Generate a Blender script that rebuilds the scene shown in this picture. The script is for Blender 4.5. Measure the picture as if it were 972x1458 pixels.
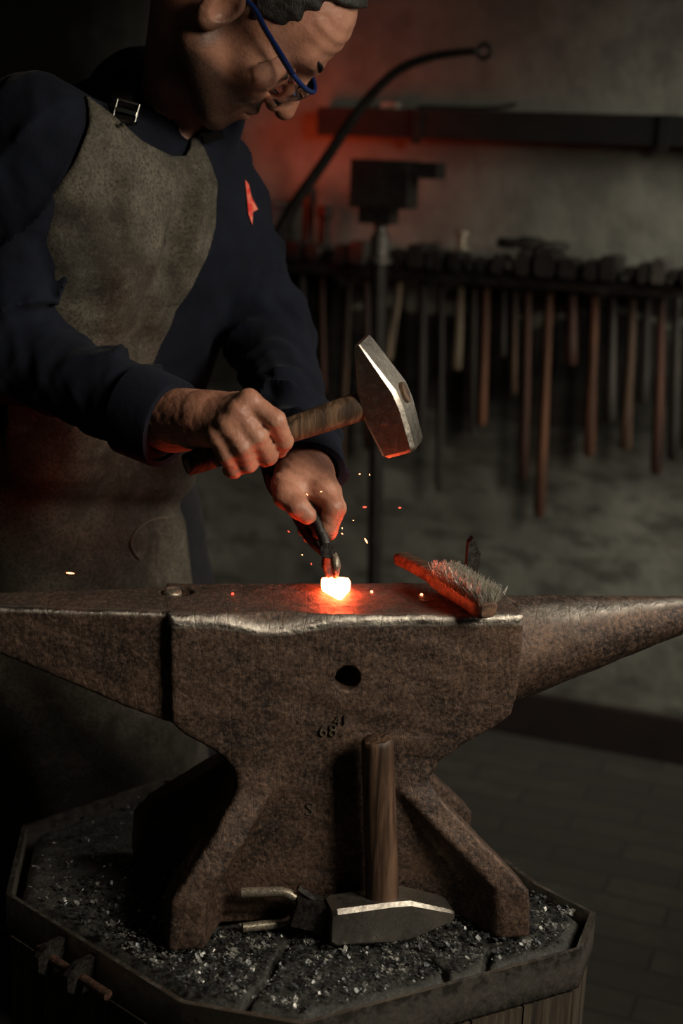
import bpy, bmesh, math, random
import numpy as np
from mathutils import Vector, Matrix
random.seed(7); RNG = np.random.default_rng(7)
for o in list(bpy.data.objects): bpy.data.objects.remove(o)
S = bpy.context.scene; COL = S.collection

# ------------------------------------------------------------------ camera
PITCH, ROLL, FPX = math.radians(13.6), math.radians(2.3), 2025.0
CAM = np.array([0, -1.40, 1.25])
FW = np.array([0, math.cos(PITCH), -math.sin(PITCH)])
UP0 = np.array([0, math.sin(PITCH), math.cos(PITCH)]); RT0 = np.array([1., 0, 0])
RT = RT0*math.cos(ROLL)+UP0*math.sin(ROLL); UP = -RT0*math.sin(ROLL)+UP0*math.cos(ROLL)
cd = bpy.data.cameras.new('camera'); cam = bpy.data.objects.new('camera', cd); COL.objects.link(cam)
cd.sensor_fit = 'VERTICAL'; cd.sensor_height = 36; cd.sensor_width = 24; cd.lens = FPX/1458*36
cd.clip_start = .05; cd.clip_end = 50
cam.matrix_world = Matrix(((RT[0], UP[0], -FW[0], CAM[0]), (RT[1], UP[1], -FW[1], CAM[1]), (RT[2], UP[2], -FW[2], CAM[2]), (0, 0, 0, 1)))
cd.dof.use_dof = True; cd.dof.focus_distance = 1.54; cd.dof.aperture_fstop = 3.0
S.camera = cam
# ------------------------------------------------------------------ world, light, exposure
w = bpy.data.worlds.new('world'); S.world = w; w.use_nodes = True
w.node_tree.nodes['Background'].inputs[0].default_value = (.55, .7, .65, 1)
w.node_tree.nodes['Background'].inputs[1].default_value = .006
S.view_settings.view_transform = 'Standard'; S.view_settings.look = 'None'
S.view_settings.gamma = 1; S.view_settings.use_curve_mapping = False; S.view_settings.exposure = 0.3
def aim(o, loc, to):
    o.location = loc; d = Vector(to)-Vector(loc); o.rotation_euler = d.to_track_quat('-Z', 'Y').to_euler()
def area(name, loc, to, sx, sy, power, col, spread=180):
    l = bpy.data.lights.new(name, 'AREA'); l.shape = 'RECTANGLE'; l.size = sx; l.size_y = sy
    l.energy = power; l.color = col; l.spread = math.radians(spread)
    o = bpy.data.objects.new(name, l); COL.objects.link(o); aim(o, loc, to); return o
area('window_light', (1.16, -.78, 1.70), (.04, .06, .84), .50, .6, 5.2, (1, .90, .74), 95)
area('wall_daylight', (1.55, .70, 1.70), (.78, 1.6, .72), .6, .6, 3.7, (1, .94, .80), 80)
area('added_edge_light', (1.45, .35, 1.62), (.18, .03, .80), .30, .8, 1.2, (1, .94, .84), 80)  # unseen lamp added for highlights on the horn and anvil edges
area('forge_fire', (-.24, 1.62, 1.20), (.06, 1.92, 1.40), .2, .2, .24, (1, .080, .020), 115)

# ------------------------------------------------------------------ pixel to world helpers
def ray(x, y): return FW+(x-486)/FPX*RT+(729-y)/FPX*UP
def W(x, y, Y): d = ray(x, y); return CAM+d*((Y-CAM[1])/d[1])
def atz(x, y, Z): d = ray(x, y); return CAM+d*((Z-CAM[2])/d[2])
TH = math.radians(8.5); AU = np.array([math.cos(TH), math.sin(TH), 0]); AV = np.array([-math.sin(TH), math.cos(TH), 0])
def anv(x, y, v): d = ray(x, y); P = CAM+d*((v-CAM@AV)/(d@AV)); return P@AU, P[2]
def AW(u, v, z): return AU*u+AV*v+np.array([0, 0, z])
WA = atz(700, 1035, 0); WB = atz(972, 1085, 0); WD = (WB-WA)/np.linalg.norm(WB-WA); WN = np.array([WD[1], -WD[0], 0])   # wall direction, normal to room
def wallpt(x, y, off=0.0): d = ray(x, y); q = WA+WN*off; return CAM+d*(((q-CAM)@WN)/(d@WN))
def unit(v): v = np.array(v, float); return v/np.linalg.norm(v)

# ------------------------------------------------------------------ materials
def lin(c): return tuple((x/255/12.92 if x/255 <= .04045 else ((x/255+.055)/1.055)**2.4) for x in c)
class M:
    def __init__(s, name):
        s.m = bpy.data.materials.new(name); s.m.use_nodes = True; s.t = s.m.node_tree; s.n = s.t.nodes; s.b = s.n['Principled BSDF']
        s.co = s.n.new('ShaderNodeTexCoord').outputs['Object']; s.disp = None
    def link(s, a, b): s.t.links.new(a, b)
    def mapping(s, scale=(1, 1, 1), rot=(0, 0, 0), src=None):
        m = s.n.new('ShaderNodeMapping'); m.inputs['Scale'].default_value = scale; m.inputs['Rotation'].default_value = rot
        s.link(src or s.co, m.inputs[0]); return m.outputs[0]
    def noise(s, sc, det=4, rough=.6, src=None, dist=0):
        n = s.n.new('ShaderNodeTexNoise'); n.inputs['Scale'].default_value = sc; n.inputs['Detail'].default_value = det
        n.inputs['Roughness'].default_value = rough; n.inputs['Distortion'].default_value = dist
        s.link(src or s.co, n.inputs['Vector']); return n.outputs[0]
    def voro(s, sc, src=None, feat='F1', rnd=1):
        n = s.n.new('ShaderNodeTexVoronoi'); n.inputs['Scale'].default_value = sc; n.feature = feat; n.inputs['Randomness'].default_value = rnd
        s.link(src or s.co, n.inputs['Vector']); return n.outputs['Distance']
    def ramp(s, src, pts):
        r = s.n.new('ShaderNodeValToRGB'); e = r.color_ramp.elements
        while len(e) < len(pts): e.new(.5)
        for i, (p, c) in enumerate(pts):
            e[i].position = p; e[i].color = (*c, 1) if hasattr(c, '__len__') else (c, c, c, 1)
        s.link(src, r.inputs[0]); return r.outputs[0]
    def mix(s, f, a, b, mode='MIX'):
        m = s.n.new('ShaderNodeMix'); m.data_type = 'RGBA'; m.blend_type = mode
        for k, v in ((0, f), (6, a), (7, b)):
            if hasattr(v, 'is_linked'): s.link(v, m.inputs[k])
            elif k == 0: m.inputs[0].default_value = v
            else: m.inputs[k].default_value = (*v, 1) if hasattr(v, '__len__') else (v, v, v, 1)
        return m.outputs[2]
    def math(s, op, a, b):
        m = s.n.new('ShaderNodeMath'); m.operation = op
        for k, v in ((0, a), (1, b)):
            if hasattr(v, 'is_linked'): s.link(v, m.inputs[k])
            else: m.inputs[k].default_value = v
        return m.outputs[0]
    def attr(s, name): a = s.n.new('ShaderNodeAttribute'); a.attribute_name = name; return a.outputs['Fac']
    def color(s, v):
        if hasattr(v, 'is_linked'): s.link(v, s.b.inputs['Base Color'])
        else: s.b.inputs['Base Color'].default_value = (*v, 1)
    def set(s, key, v):
        if hasattr(v, 'is_linked'): s.link(v, s.b.inputs[key])
        else: s.b.inputs[key].default_value = v
    def bump(s, h, strength=.5, dist=.002):
        b = s.n.new('ShaderNodeBump'); b.inputs['Strength'].default_value = strength; b.inputs['Distance'].default_value = dist
        s.link(h, b.inputs['Height'])
        if s.disp: s.link(s.disp, b.inputs['Normal'])
        s.disp = b.outputs[0]; s.link(s.disp, s.b.inputs['Normal'])
def iron(name, c1, c2, rough=.5, metal=.6, sc=60, bump=.5, wear_glint=None):
    m = M(name); n1 = m.noise(sc*.25, 6, .65); n2 = m.noise(sc*4, 4, .7)
    c = m.ramp(n1, [(.38, c1), (.62, c2)])
    c = m.mix(m.ramp(n2, [(.45, 0.), (.75, .8)]), c, tuple(min(1, x*1.9) for x in c2))
    c = m.mix(m.ramp(m.voro(sc*1.6), [(.0, .85), (.16, 0.)]), c, tuple(x*.25 for x in c1))
    n3 = m.noise(sc*3.2, 8, .8); c = m.mix(m.ramp(n3, [(.36, .85), (.5, 0.)]), c, tuple(x*.3 for x in c1)); c = m.mix(m.ramp(n3, [(.54, 0.), (.66, .65)]), c, tuple(min(1, x*2.4) for x in c2))
    r = m.ramp(n2, [(.3, rough-.12), (.7, rough+.15)])
    if wear_glint:
        a = m.attr('wear_glint'); a = m.math('MULTIPLY', a, m.ramp(m.noise(sc*1.3, 5, .7), [(.3, .35), (.6, 1.)]))
        c = m.mix(a, c, (.62, .56, .48)); r = m.mix(a, r, .30)
        m.set('Metallic', m.ramp(a, [(0, metal), (.8, 1.)]))
    else: m.set('Metallic', metal)
    m.color(c); m.set('Roughness', r)
    m.bump(n1, bump, .004); m.bump(m.noise(sc*3, 6, .75), bump, .0012)
    sc1 = m.voro(sc*.8, m.mapping((1, .12, .25), (.3, .4, .8)), 'DISTANCE_TO_EDGE')
    m.bump(m.ramp(sc1, [(0, 0.), (.03, 1.)]), bump*.35, .0006)
    return m.m
def woodm(name, c1, c2, axis='Z', sc=90, rough=.65, bump=.4):
    m = M(name); s = {'Z': (1, 1, .06), 'X': (.06, 1, 1), 'Y': (1, .06, 1)}[axis]
    v = m.mapping(s); n = m.noise(sc, 5, .6, v, 1.2); g = m.noise(sc*.35, 2, .5, v, .5)
    c = m.ramp(g, [(.35, c1), (.5, c2), (.56, tuple(x*.5 for x in c1)), (.66, c2)])
    c = m.mix(m.ramp(n, [(.4, .75), (.62, 0.)]), c, tuple(x*.35 for x in c1))
    m.color(c); m.set('Roughness', rough); m.bump(n, bump, .0015); return m.m
def cloth(name, c1, c2, rough=.9, sc=500, bump=.25, sheen=.1):
    m = M(name); n = m.noise(14, 5, .6); f = m.noise(sc, 2, .6)
    c = m.mix(m.ramp(f, [(.35, .0), (.7, .5)]), m.ramp(n, [(.35, c1), (.65, c2)]), tuple(x*1.5 for x in c2))
    m.bump(m.noise(22, 3, .5), .5, .006); m.color(c); m.set('Roughness', rough); m.set('Sheen Weight', sheen); m.set('Specular IOR Level', .12); m.bump(f, bump, .0008); return m.m
MT = {}
MT['anvil'] = iron('anvil_iron', (.036, .026, .022), (.125, .076, .052), .50, .40, 60, 1.0, True)
MT['dark_iron'] = iron('dark_iron', (.018, .016, .015), (.045, .040, .036), .5, .6, 60, .4)
MT['band'] = iron('band_iron', (.025, .022, .020), (.06, .05, .042), .5, .6, 50, .6, True)
MT['hammer_steel'] = iron('hammer_steel', (.09, .083, .075), (.16, .148, .13), .42, .75, 90, .35, True)
MT['bolt_rust'] = iron('rusty_bolt', (.05, .03, .022), (.12, .06, .04), .6, .4, 80, .6)
MT['bar'] = iron('smooth_bar', (.16, .135, .10), (.34, .29, .22), .36, .55, 120, .25)
MT['handle_ash'] = woodm('handle_ash', (.07, .036, .022), (.20, .115, .07), 'Z', 110, .5)
MT['handle_fist'] = woodm('handle_old', (.085, .048, .026), (.24, .14, .075), 'Z', 160, .55)
for i, c in enumerate([(.15, .085, .05), (.32, .24, .16), (.17, .07, .035), (.055, .045, .037), (.10, .04, .025)]):
    MT['rack%d' % i] = woodm('rack_handle_%s' % 'abcde'[i], tuple(x*.6 for x in c), c, 'Z', 60, .55, .2)
MT['brush_wood'] = woodm('brush_wood', (.10, .05, .03), (.22, .12, .07), 'X', 120, .55)
MT['beam'] = woodm('beam_wood', (.009, .007, .006), (.018, .013, .010), 'X', 20, .8, .5)
MT['plain_pale'] = woodm('pale_wood', (.40, .36, .30), (.55, .5, .42), 'X', 30)
m = M('bristle_wire'); m.color((.50, .47, .40)); m.set('Metallic', .5); m.set('Roughness', .4); MT['wire'] = m.m
m = M('bristle_core'); m.color((.008, .007, .006)); m.set('Specular IOR Level', .1); m.set('Roughness', .9); MT['core'] = m.m
m = M('chrome_buckle'); m.color((.6, .58, .52)); m.set('Metallic', 1.); m.set('Roughness', .25); MT['buckle'] = m.m
# stump
m = M('stump_wood'); n = m.noise(40, 6, .7); n2 = m.noise(220, 4, .7)
c = m.ramp(n, [(.35, (.018, .017, .015)), (.65, (.050, .048, .040))]); c = m.mix(m.ramp(n2, [(.5, 0.), (.7, .7)]), c, (.11, .11, .095))
m.color(c); m.set('Roughness', .7); m.bump(n, .6, .004); m.bump(n2, .7, .002); MT['stump'] = m.m
m = M('stave_wood'); v = m.mapping((1, 1, .04)); n = m.noise(120, 5, .7, v)
m.color(m.ramp(n, [(.35, (.02, .016, .012)), (.65, (.12, .09, .06))])); m.set('Roughness', .8); m.bump(n, .8, .004); MT['stave'] = m.m
m = M('iron_scale'); n = m.noise(60, 2, .5); m.color(m.ramp(n, [(.35, (.03, .033, .036)), (.52, (.10, .105, .105)), (.64, (.50, .49, .45))]))
m.set('Metallic', .6); m.set('Roughness', .38); MT['scale'] = m.m
# plaster wall: old lime plaster with grime, plus painted-in shade at rack and upper left
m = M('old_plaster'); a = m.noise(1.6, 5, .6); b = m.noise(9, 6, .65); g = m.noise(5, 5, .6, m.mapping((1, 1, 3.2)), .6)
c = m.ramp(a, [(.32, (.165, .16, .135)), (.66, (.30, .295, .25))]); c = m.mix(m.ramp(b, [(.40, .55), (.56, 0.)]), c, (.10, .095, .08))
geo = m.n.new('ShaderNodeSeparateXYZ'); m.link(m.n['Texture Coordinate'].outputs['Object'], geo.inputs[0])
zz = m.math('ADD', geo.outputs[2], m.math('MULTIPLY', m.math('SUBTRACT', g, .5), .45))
low = m.ramp(zz, [(.56, 0.), (.74, 1.), (.99, 1.), (1.09, 0.)])  # band of shade behind the hung tools, painted into the plaster
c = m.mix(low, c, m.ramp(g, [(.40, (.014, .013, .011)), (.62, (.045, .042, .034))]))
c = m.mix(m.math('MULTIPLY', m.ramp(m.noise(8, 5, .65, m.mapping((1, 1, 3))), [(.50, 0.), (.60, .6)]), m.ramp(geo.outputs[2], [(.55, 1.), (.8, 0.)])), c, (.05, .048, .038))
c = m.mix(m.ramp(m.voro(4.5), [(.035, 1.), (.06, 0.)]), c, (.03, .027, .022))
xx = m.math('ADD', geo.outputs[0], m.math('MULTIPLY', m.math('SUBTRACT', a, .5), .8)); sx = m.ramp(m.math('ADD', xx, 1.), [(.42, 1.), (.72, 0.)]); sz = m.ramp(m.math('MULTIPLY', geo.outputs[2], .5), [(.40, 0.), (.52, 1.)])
c = m.mix(m.math('MULTIPLY', sx, sz), c, (.010, .009, .008))  # upper left of the wall painted near black as shade
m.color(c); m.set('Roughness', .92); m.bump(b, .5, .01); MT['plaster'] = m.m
# floor bricks laid along the wall
m = M('floor_brick'); bt = m.n.new('ShaderNodeTexBrick'); ang = math.atan2(WD[1], WD[0])
v = m.mapping((1, 1, 1), (0, 0, -ang)); m.link(v, bt.inputs[0]); bt.inputs['Scale'].default_value = 1
for k, val in (('Mortar Size', .004), ('Brick Width', .24), ('Row Height', .075), ('Mortar Smooth', .3), ('Bias', 0)): bt.inputs[k].default_value = val
bt.inputs['Color1'].default_value = (.034, .031, .025, 1); bt.inputs['Color2'].default_value = (.052, .046, .037, 1); bt.inputs['Mortar'].default_value = (.02, .019, .016, 1)
n = m.noise(18, 6, .7); m.color(m.mix(m.ramp(n, [(.35, .7), (.6, 0.)]), bt.outputs[0], (.03, .028, .024))); m.set('Roughness', .8)
inv = m.math('SUBTRACT', 1., bt.outputs[1]); m.bump(inv, .5, .004); m.bump(n, .5, .006); MT['floor'] = m.m
m = M('baseboard_paint'); n = m.noise(15, 5, .6); m.color(m.ramp(n, [(.3, (.014, .008, .007)), (.7, (.026, .014, .011))])); m.set('Roughness', .7); MT['base'] = m.m
# skin
m = M('skin'); st = m.attr('stubble'); n = m.noise(60, 4, .6); f = m.noise(900, 2, .6); v = m.noise(22, 4, .6)
c = m.ramp(v, [(.35, (.36, .150, .092)), (.65, (.53, .255, .165))]); c = m.mix(m.ramp(n, [(.55, 0.), (.75, .45)]), c, (.16, .085, .06))
c = m.mix(m.math('MULTIPLY', st, m.ramp(f, [(.3, 1.), (.6, .78)])), c, (.030, .020, .016))
m.color(c); m.set('Roughness', .5); m.set('Subsurface Weight', .08); m.set('Subsurface Radius', (.01, .004, .002)); m.set('Subsurface Scale', .3)
m.bump(n, .45, .0022); m.bump(f, .25, .0006); m.bump(m.voro(260), .25, .0008); MT['skin'] = m.m
MT['shirt'] = cloth('navy_cotton', (.0050, .0060, .0105), (.0090, .0110, .0190), .85, 700, .3, .03)
MT['cuff'] = cloth('navy_cotton_cuff', (.0050, .0060, .0105), (.0090, .0110, .0190), .85, 700, .3, .03)
m = M('apron_leather'); n = m.noise(9, 6, .65); n2 = m.noise(45, 6, .7); f = m.noise(600, 2, .6)
c = m.ramp(n, [(.34, (.032, .028, .021)), (.66, (.155, .134, .100))]); c = m.mix(m.ramp(n2, [(.5, 0.), (.72, .55)]), c, (.21, .19, .15))
c = m.mix(m.ramp(m.noise(5, 4, .6), [(.5, 0.), (.66, .6)]), c, (.028, .025, .02))
m.color(c); m.set('Roughness', .8); m.bump(n2, .3, .003); m.bump(f, .35, .001); m.set('Specular IOR Level', .25); gr = m.noise(260, 3, .75); m.color(m.mix(m.ramp(gr, [(.38, .75), (.55, 0.)]), c, (.030, .026, .02))); m.bump(gr, .5, .0012); MT['apron'] = m.m
MT['trouser'] = cloth('dark_trousers', (.010, .011, .013), (.018, .019, .022), .9)
m = M('hair'); n = m.noise(400, 3, .7, m.mapping((1, 1, .2))); m.color(m.ramp(n, [(.4, (.008, .006, .005)), (.7, (.03, .023, .018))])); m.set('Roughness', .6); m.bump(n, .8, .002); MT['hair'] = m.m
m = M('blue_plastic'); m.color((.012, .028, .12)); m.set('Roughness', .25); MT['blue'] = m.m
m = M('clear_lens'); m.color((.95, .97, 1)); m.set('Roughness', .03); m.set('Transmission Weight', 1.); m.set('IOR', 1.15); MT['lens'] = m.m
m = M('red_patch'); n = m.noise(120, 2, .5); m.color(m.ramp(n, [(.4, (.75, .03, .02)), (.65, (.9, .25, .15))])); m.set('Roughness', .7); MT['patch'] = m.m
m = M('boot_leather'); m.color((.02, .017, .014)); m.set('Roughness', .5); MT['boot'] = m.m
def emit(name, col, s):
    m = M(name); m.color((.02, .01, .01)); m.set('Emission Color', (*col, 1)); m.set('Emission Strength', s); return m.m
m = M('hot_iron'); n = m.noise(70, 3, .6)
m.color((.02, .01, .01)); m.set('Emission Color', m.ramp(n, [(.3, (1, .075, .020)), (.7, (1, .11, .034))])); m.set('Emission Strength', 48.); MT['hot'] = m.m
MT['spark'] = emit('spark_glow', (1, .25, .10), 7); MT['spark_red'] = emit('spark_red', (1, .06, .03), 3)

# ------------------------------------------------------------------ object helpers
def tag(o, label=None, cat=None, group=None, kind=None):
    if label: o['label'] = label
    if cat: o['category'] = cat
    if group: o['group'] = group
    if kind: o['kind'] = kind
    return o
def empty(name, loc=(0, 0, 0)):
    o = bpy.data.objects.new(name, None); COL.objects.link(o); o.location = tuple(loc); o.empty_display_size = .05; return o
def link_mesh(name, me, mat, parent=None, smooth=True, mw=None):
    me.materials.clear(); me.materials.append(mat)
    if smooth:
        me.polygons.foreach_set('use_smooth', [True]*len(me.polygons))
    o = bpy.data.objects.new(name, me); COL.objects.link(o)
    if parent is not None:
        o.parent = parent
        p = parent; off = Vector((0, 0, 0))
        while p is not None: off += p.location; p = p.parent
        o.location = -off
    return o
def from_bm(name, bm, mat, parent=None, smooth=False, bevel=0, seg=2):
    if bevel:
        es = [e for e in bm.edges if len(e.link_faces) == 2 and e.calc_face_angle(0) > .45]
        bmesh.ops.bevel(bm, geom=es, offset=bevel, segments=seg, profile=.5, affect='EDGES', clamp_overlap=True)
    bmesh.ops.recalc_face_normals(bm, faces=bm.faces)
    me = bpy.data.meshes.new(name); bm.to_mesh(me); bm.free()
    o = link_mesh(name, me, mat, parent, smooth)
    return o
def autosmooth(o, ang=.7):
    me = o.data; me.polygons.foreach_set('use_smooth', [True]*len(me.polygons))
    me.set_sharp_from_angle(angle=ang); return o
def ring_loft(bm, rings, cap=True):
    vs = [[bm.verts.new(tuple(p)) for p in r] for r in rings]; n = len(rings[0])
    for a, b in zip(vs, vs[1:]):
        for i in range(n): bm.faces.new((a[i], a[(i+1) % n], b[(i+1) % n], b[i]))
    if cap: bm.faces.new(vs[0][::-1]); bm.faces.new(vs[-1])
def frame(d):
    d = unit(d); a = np.array([0, 0, 1.]) if abs(d[2]) < .9 else np.array([1., 0, 0])
    x = unit(np.cross(a, d)); return x, np.cross(d, x)
def tube(bm, pts, rad, n=12, sq=1.0, ax=None, cap=True):
    pts = [np.array(p, float) for p in pts]; rad = [rad]*len(pts) if not hasattr(rad, '__len__') else rad
    x = None; rings = []
    for i, p in enumerate(pts):
        d = unit((pts[min(i+1, len(pts)-1)]-pts[max(i-1, 0)]))
        if x is None: x = unit(ax - d*(ax@d)) if ax is not None else frame(d)[0]
        else: x = unit(x-d*(x@d))
        y = np.cross(d, x)
        rings.append([p+rad[i]*(x*math.cos(t)+y*sq*math.sin(t)) for t in [2*math.pi*k/n for k in range(n)]])
    ring_loft(bm, rings, cap)
def smooth_path(P, n=6):
    P = [np.array(p, float) for p in P]; Q = [P[0]]+P+[P[-1]]; out = []
    for i in range(1, len(Q)-2):
        for k in range(n):
            t = k/n; a, b, c, d = Q[i-1:i+3]
            out.append(.5*((2*b)+(c-a)*t+(2*a-5*b+4*c-d)*t*t+(-a+3*b-3*c+d)*t**3))
    out.append(P[-1]); return out
def box(bm, c, hx, hy, hz, X=(1, 0, 0), Y=(0, 1, 0), Z=(0, 0, 1)):
    c = np.array(c, float); X, Y, Z = map(np.array, (X, Y, Z))
    v = [bm.verts.new(tuple(c+X*hx*a+Y*hy*b+Z*hz*d)) for a in (-1, 1) for b in (-1, 1) for d in (-1, 1)]
    for f in ((0, 1, 3, 2), (4, 6, 7, 5), (0, 4, 5, 1), (2, 3, 7, 6), (0, 2, 6, 4), (1, 5, 7, 3)): bm.faces.new([v[i] for i in f])

# ------------------------------------------------------------------ signed-distance modelling
def smin(a, b, k):
    h = np.maximum(k-np.abs(a-b), 0)/k; return np.minimum(a, b)-h*h*k*.25
def smax(a, b, k): return -smin(-a, -b, k)
def cone(p, a, b, ra, rb):
    a = np.asarray(a, np.float32); b = np.asarray(b, np.float32); ab = b-a; q = p-a
    t = np.clip(q@ab/float(ab@ab), 0, 1); d = q-t[:, None]*ab
    return np.sqrt((d*d).sum(1))-(ra+(rb-ra)*t)
def sph(p, c, r): d = p-np.asarray(c, np.float32); return np.sqrt((d*d).sum(1))-r
def ell(p, c, r):
    q = p-np.asarray(c, np.float32); r = np.asarray(r, np.float32)
    k0 = np.sqrt(((q/r)**2).sum(1)); k1 = np.sqrt(((q/(r*r))**2).sum(1)); return k0*(k0-1)/np.maximum(k1, 1e-6)
def poly2(x, y, P):
    P = np.array(P, float); d = np.full(x.shape, 1e9); s = np.ones(x.shape); n = len(P)
    for i in range(n):
        j = (i-1) % n; e = P[j]-P[i]; wx = x-P[i][0]; wy = y-P[i][1]
        t = np.clip((wx*e[0]+wy*e[1])/(e@e), 0, 1); bx = wx-e[0]*t; by = wy-e[1]*t; d = np.minimum(d, bx*bx+by*by)
        c1 = y >= P[i][1]; c2 = y < P[j][1]; c3 = e[0]*wy > e[1]*wx
        s = np.where((c1 & c2 & c3) | (~c1 & ~c2 & ~c3), -s, s)
    return s*np.sqrt(d)
def wob(p, sc, seed=0):
    r = np.random.default_rng(seed); o = np.zeros(len(p), np.float32)
    for i in range(5):
        k = r.normal(size=3)*sc*(1+.6*i); q = r.normal(size=3)*sc*(1+.6*i); a = 1/(1+.5*i)
        o += a*np.sin(p@k.astype(np.float32)+r.uniform(0, 6)+1.3*np.sin(p@q.astype(np.float32)*.7+r.uniform(0, 6)))
    return o/2.5
def surface(f, lo, hi, h, B=16):
    lo = np.array(lo, float); hi = np.array(hi, float); nb = np.ceil((hi-lo)/(h*B)).astype(int)
    g = np.stack(np.meshgrid(*[np.arange(n) for n in nb], indexing='ij'), -1).reshape(-1, 3)
    cen = (lo+(g+.5)*h*B).astype(np.float32); d = f(cen); act = g[np.abs(d) < h*B*.87*1.35+.004]
    r = np.arange(B+1); loc = np.stack(np.meshgrid(r, r, r, indexing='ij'), -1).reshape(-1, 3)
    keys = []; vp = []; quads = []; NY = nb[1]*B+4; NZ = nb[2]*B+4
    key = lambda i: ((i[..., 0]+1)*NY+(i[..., 1]+1))*NZ+(i[..., 2]+1)
    for bi in act:
        gi = bi*B+loc; v = f((lo+gi*h).astype(np.float32)).reshape(B+1, B+1, B+1); s = v < 0
        if s.all() or not s.any(): continue
        c = np.zeros((B, B, B), int)
        for a in (0, 1):
            for b in (0, 1):
                for e in (0, 1): c += s[a:B+a, b:B+b, e:B+e]
        ci = np.argwhere((c > 0) & (c < 8))
        acc = np.zeros((len(ci), 3)); cnt = np.zeros(len(ci))
        for ax in range(3):
            o1, o2 = [x for x in range(3) if x != ax]
            for a in (0, 1):
                for b in (0, 1):
                    p0 = ci.copy(); p0[:, o1] += a; p0[:, o2] += b; p1 = p0.copy(); p1[:, ax] += 1
                    v0 = v[tuple(p0.T)]; v1 = v[tuple(p1.T)]; m = (v0 < 0) != (v1 < 0)
                    t = np.where(m, v0/np.where(m, v0-v1, 1), 0); q = p0.astype(float); q[:, ax] += t
                    acc[m] += q[m]; cnt[m] += 1
        vp.append(lo+(bi*B+acc/cnt[:, None])*h); keys.append(key(bi*B+ci))
        for ax in range(3):
            o1, o2 = (ax+1) % 3, (ax+2) % 3
            sl0 = [slice(0, B)]*3; sl1 = list(sl0); sl1[ax] = slice(1, B+1)
            a0 = s[tuple(sl0)]; a1 = s[tuple(sl1)]; e = np.argwhere(a0 != a1); fl = a0[tuple(e.T)]
            gi = bi*B+e
            def kk(d1, d2): q = gi.copy(); q[:, o1] -= d1; q[:, o2] -= d2; return key(q)
            q = np.stack([kk(0, 0), kk(1, 0), kk(1, 1), kk(0, 1)], 1); q[~fl] = q[~fl][:, ::-1]; quads.append(q)
    K = np.concatenate(keys); V = np.concatenate(vp); Q = np.concatenate(quads)
    o = np.argsort(K); K = K[o]; V = V[o]; idx = np.clip(np.searchsorted(K, Q), 0, len(K)-1); ok = (K[idx] == Q).all(1)
    return V, idx[ok]
def np_mesh(name, V, Q):
    me = bpy.data.meshes.new(name); me.vertices.add(len(V)); me.vertices.foreach_set('co', V.astype(np.float32).ravel())
    me.loops.add(Q.size); me.loops.foreach_set('vertex_index', Q.astype(np.int32).ravel())
    me.polygons.add(len(Q)); me.polygons.foreach_set('loop_start', np.arange(0, Q.size, 4, dtype=np.int32))
    me.update(calc_edges=True); me.validate(); return me
def sdf_obj(name, f, lo, hi, h, mat, parent=None):
    V, Q = surface(f, lo, hi, h); return link_mesh(name, np_mesh(name, V, Q), mat, parent)
def set_attr(o, name, fn):
    me = o.data; n = len(me.vertices); co = np.empty(n*3, np.float32); me.vertices.foreach_get('co', co)
    a = me.attributes.new(name, 'FLOAT', 'POINT'); a.data.foreach_set('value', fn(co.reshape(-1, 3)).astype(np.float32))

# ================================================================== setting
bm = bmesh.new(); box(bm, (0, 1.0, -.05), 4, 3.5, .05); tag(from_bm('floor', bm, MT['floor']), kind='structure')
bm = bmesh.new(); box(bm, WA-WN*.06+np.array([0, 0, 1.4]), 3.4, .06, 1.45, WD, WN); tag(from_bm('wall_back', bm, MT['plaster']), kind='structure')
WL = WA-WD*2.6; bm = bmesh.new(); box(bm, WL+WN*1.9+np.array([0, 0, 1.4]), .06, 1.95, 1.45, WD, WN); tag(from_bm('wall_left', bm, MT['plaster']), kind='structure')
bm = bmesh.new(); box(bm, WA+WN*.012+np.array([0, 0, .052]), 3.4, .012, .052, WD, WN); tag(from_bm('baseboard_back', bm, MT['base'], bevel=.004), kind='structure')

# ================================================================== stump
ZS = .450
SP = [atz(x, y, ZS)[:2] for x, y in ((16, 1273), (263, 1425), (430, 1455), (820, 1350), (840, 1300))]+[(.243, .103), (.196, .185), (.12, .32), (-.22, .35), (-.37, .20)]
cen = np.mean(SP, 0); SPi = [cen+(p-cen)*.972 for p in np.array(SP)]
cracks = [[(268, 1350+0), (0, 0)]]
ck = [[atz(x, y, ZS) for x, y in path] for path in (((412, 1335), (395, 1362), (384, 1388), (362, 1412), (345, 1432)), ((585, 1352), (612, 1362), (634, 1380), (640, 1402)), ((700, 1345), (690, 1375)))]
def f_stump(p):
    d2 = poly2(p[:, 0], p[:, 1], SPi); top = ZS-.004+.0022*wob(p*np.array([1, 1, .2], np.float32), 60, 3)
    e = smax(d2+.0015*wob(p*np.array([1, 1, .1], np.float32), 150, 5), p[:, 2]-top-0*d2, .022); e = np.maximum(e, -p[:, 2]+.002)
    for c in ck:
        for a, b in zip(c, c[1:]):
            e = np.maximum(e, -(cone(p*np.array([1, 1, .35], np.float32), a*np.array([1, 1, .35])-np.array([0, 0, .0014]), b*np.array([1, 1, .35])-np.array([0, 0, .0014]), .0042, .0042)))
    return e
stump = empty('anvil_stump', (0, .1, 0)); tag(stump, 'dark octagonal wooden stump bound with an iron band, carrying the anvil', 'stump')
sdf_obj('stump_block', f_stump, (-.42, -.22, -.01), (.34, .42, .48), .0032, MT['stump'], stump)
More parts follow.
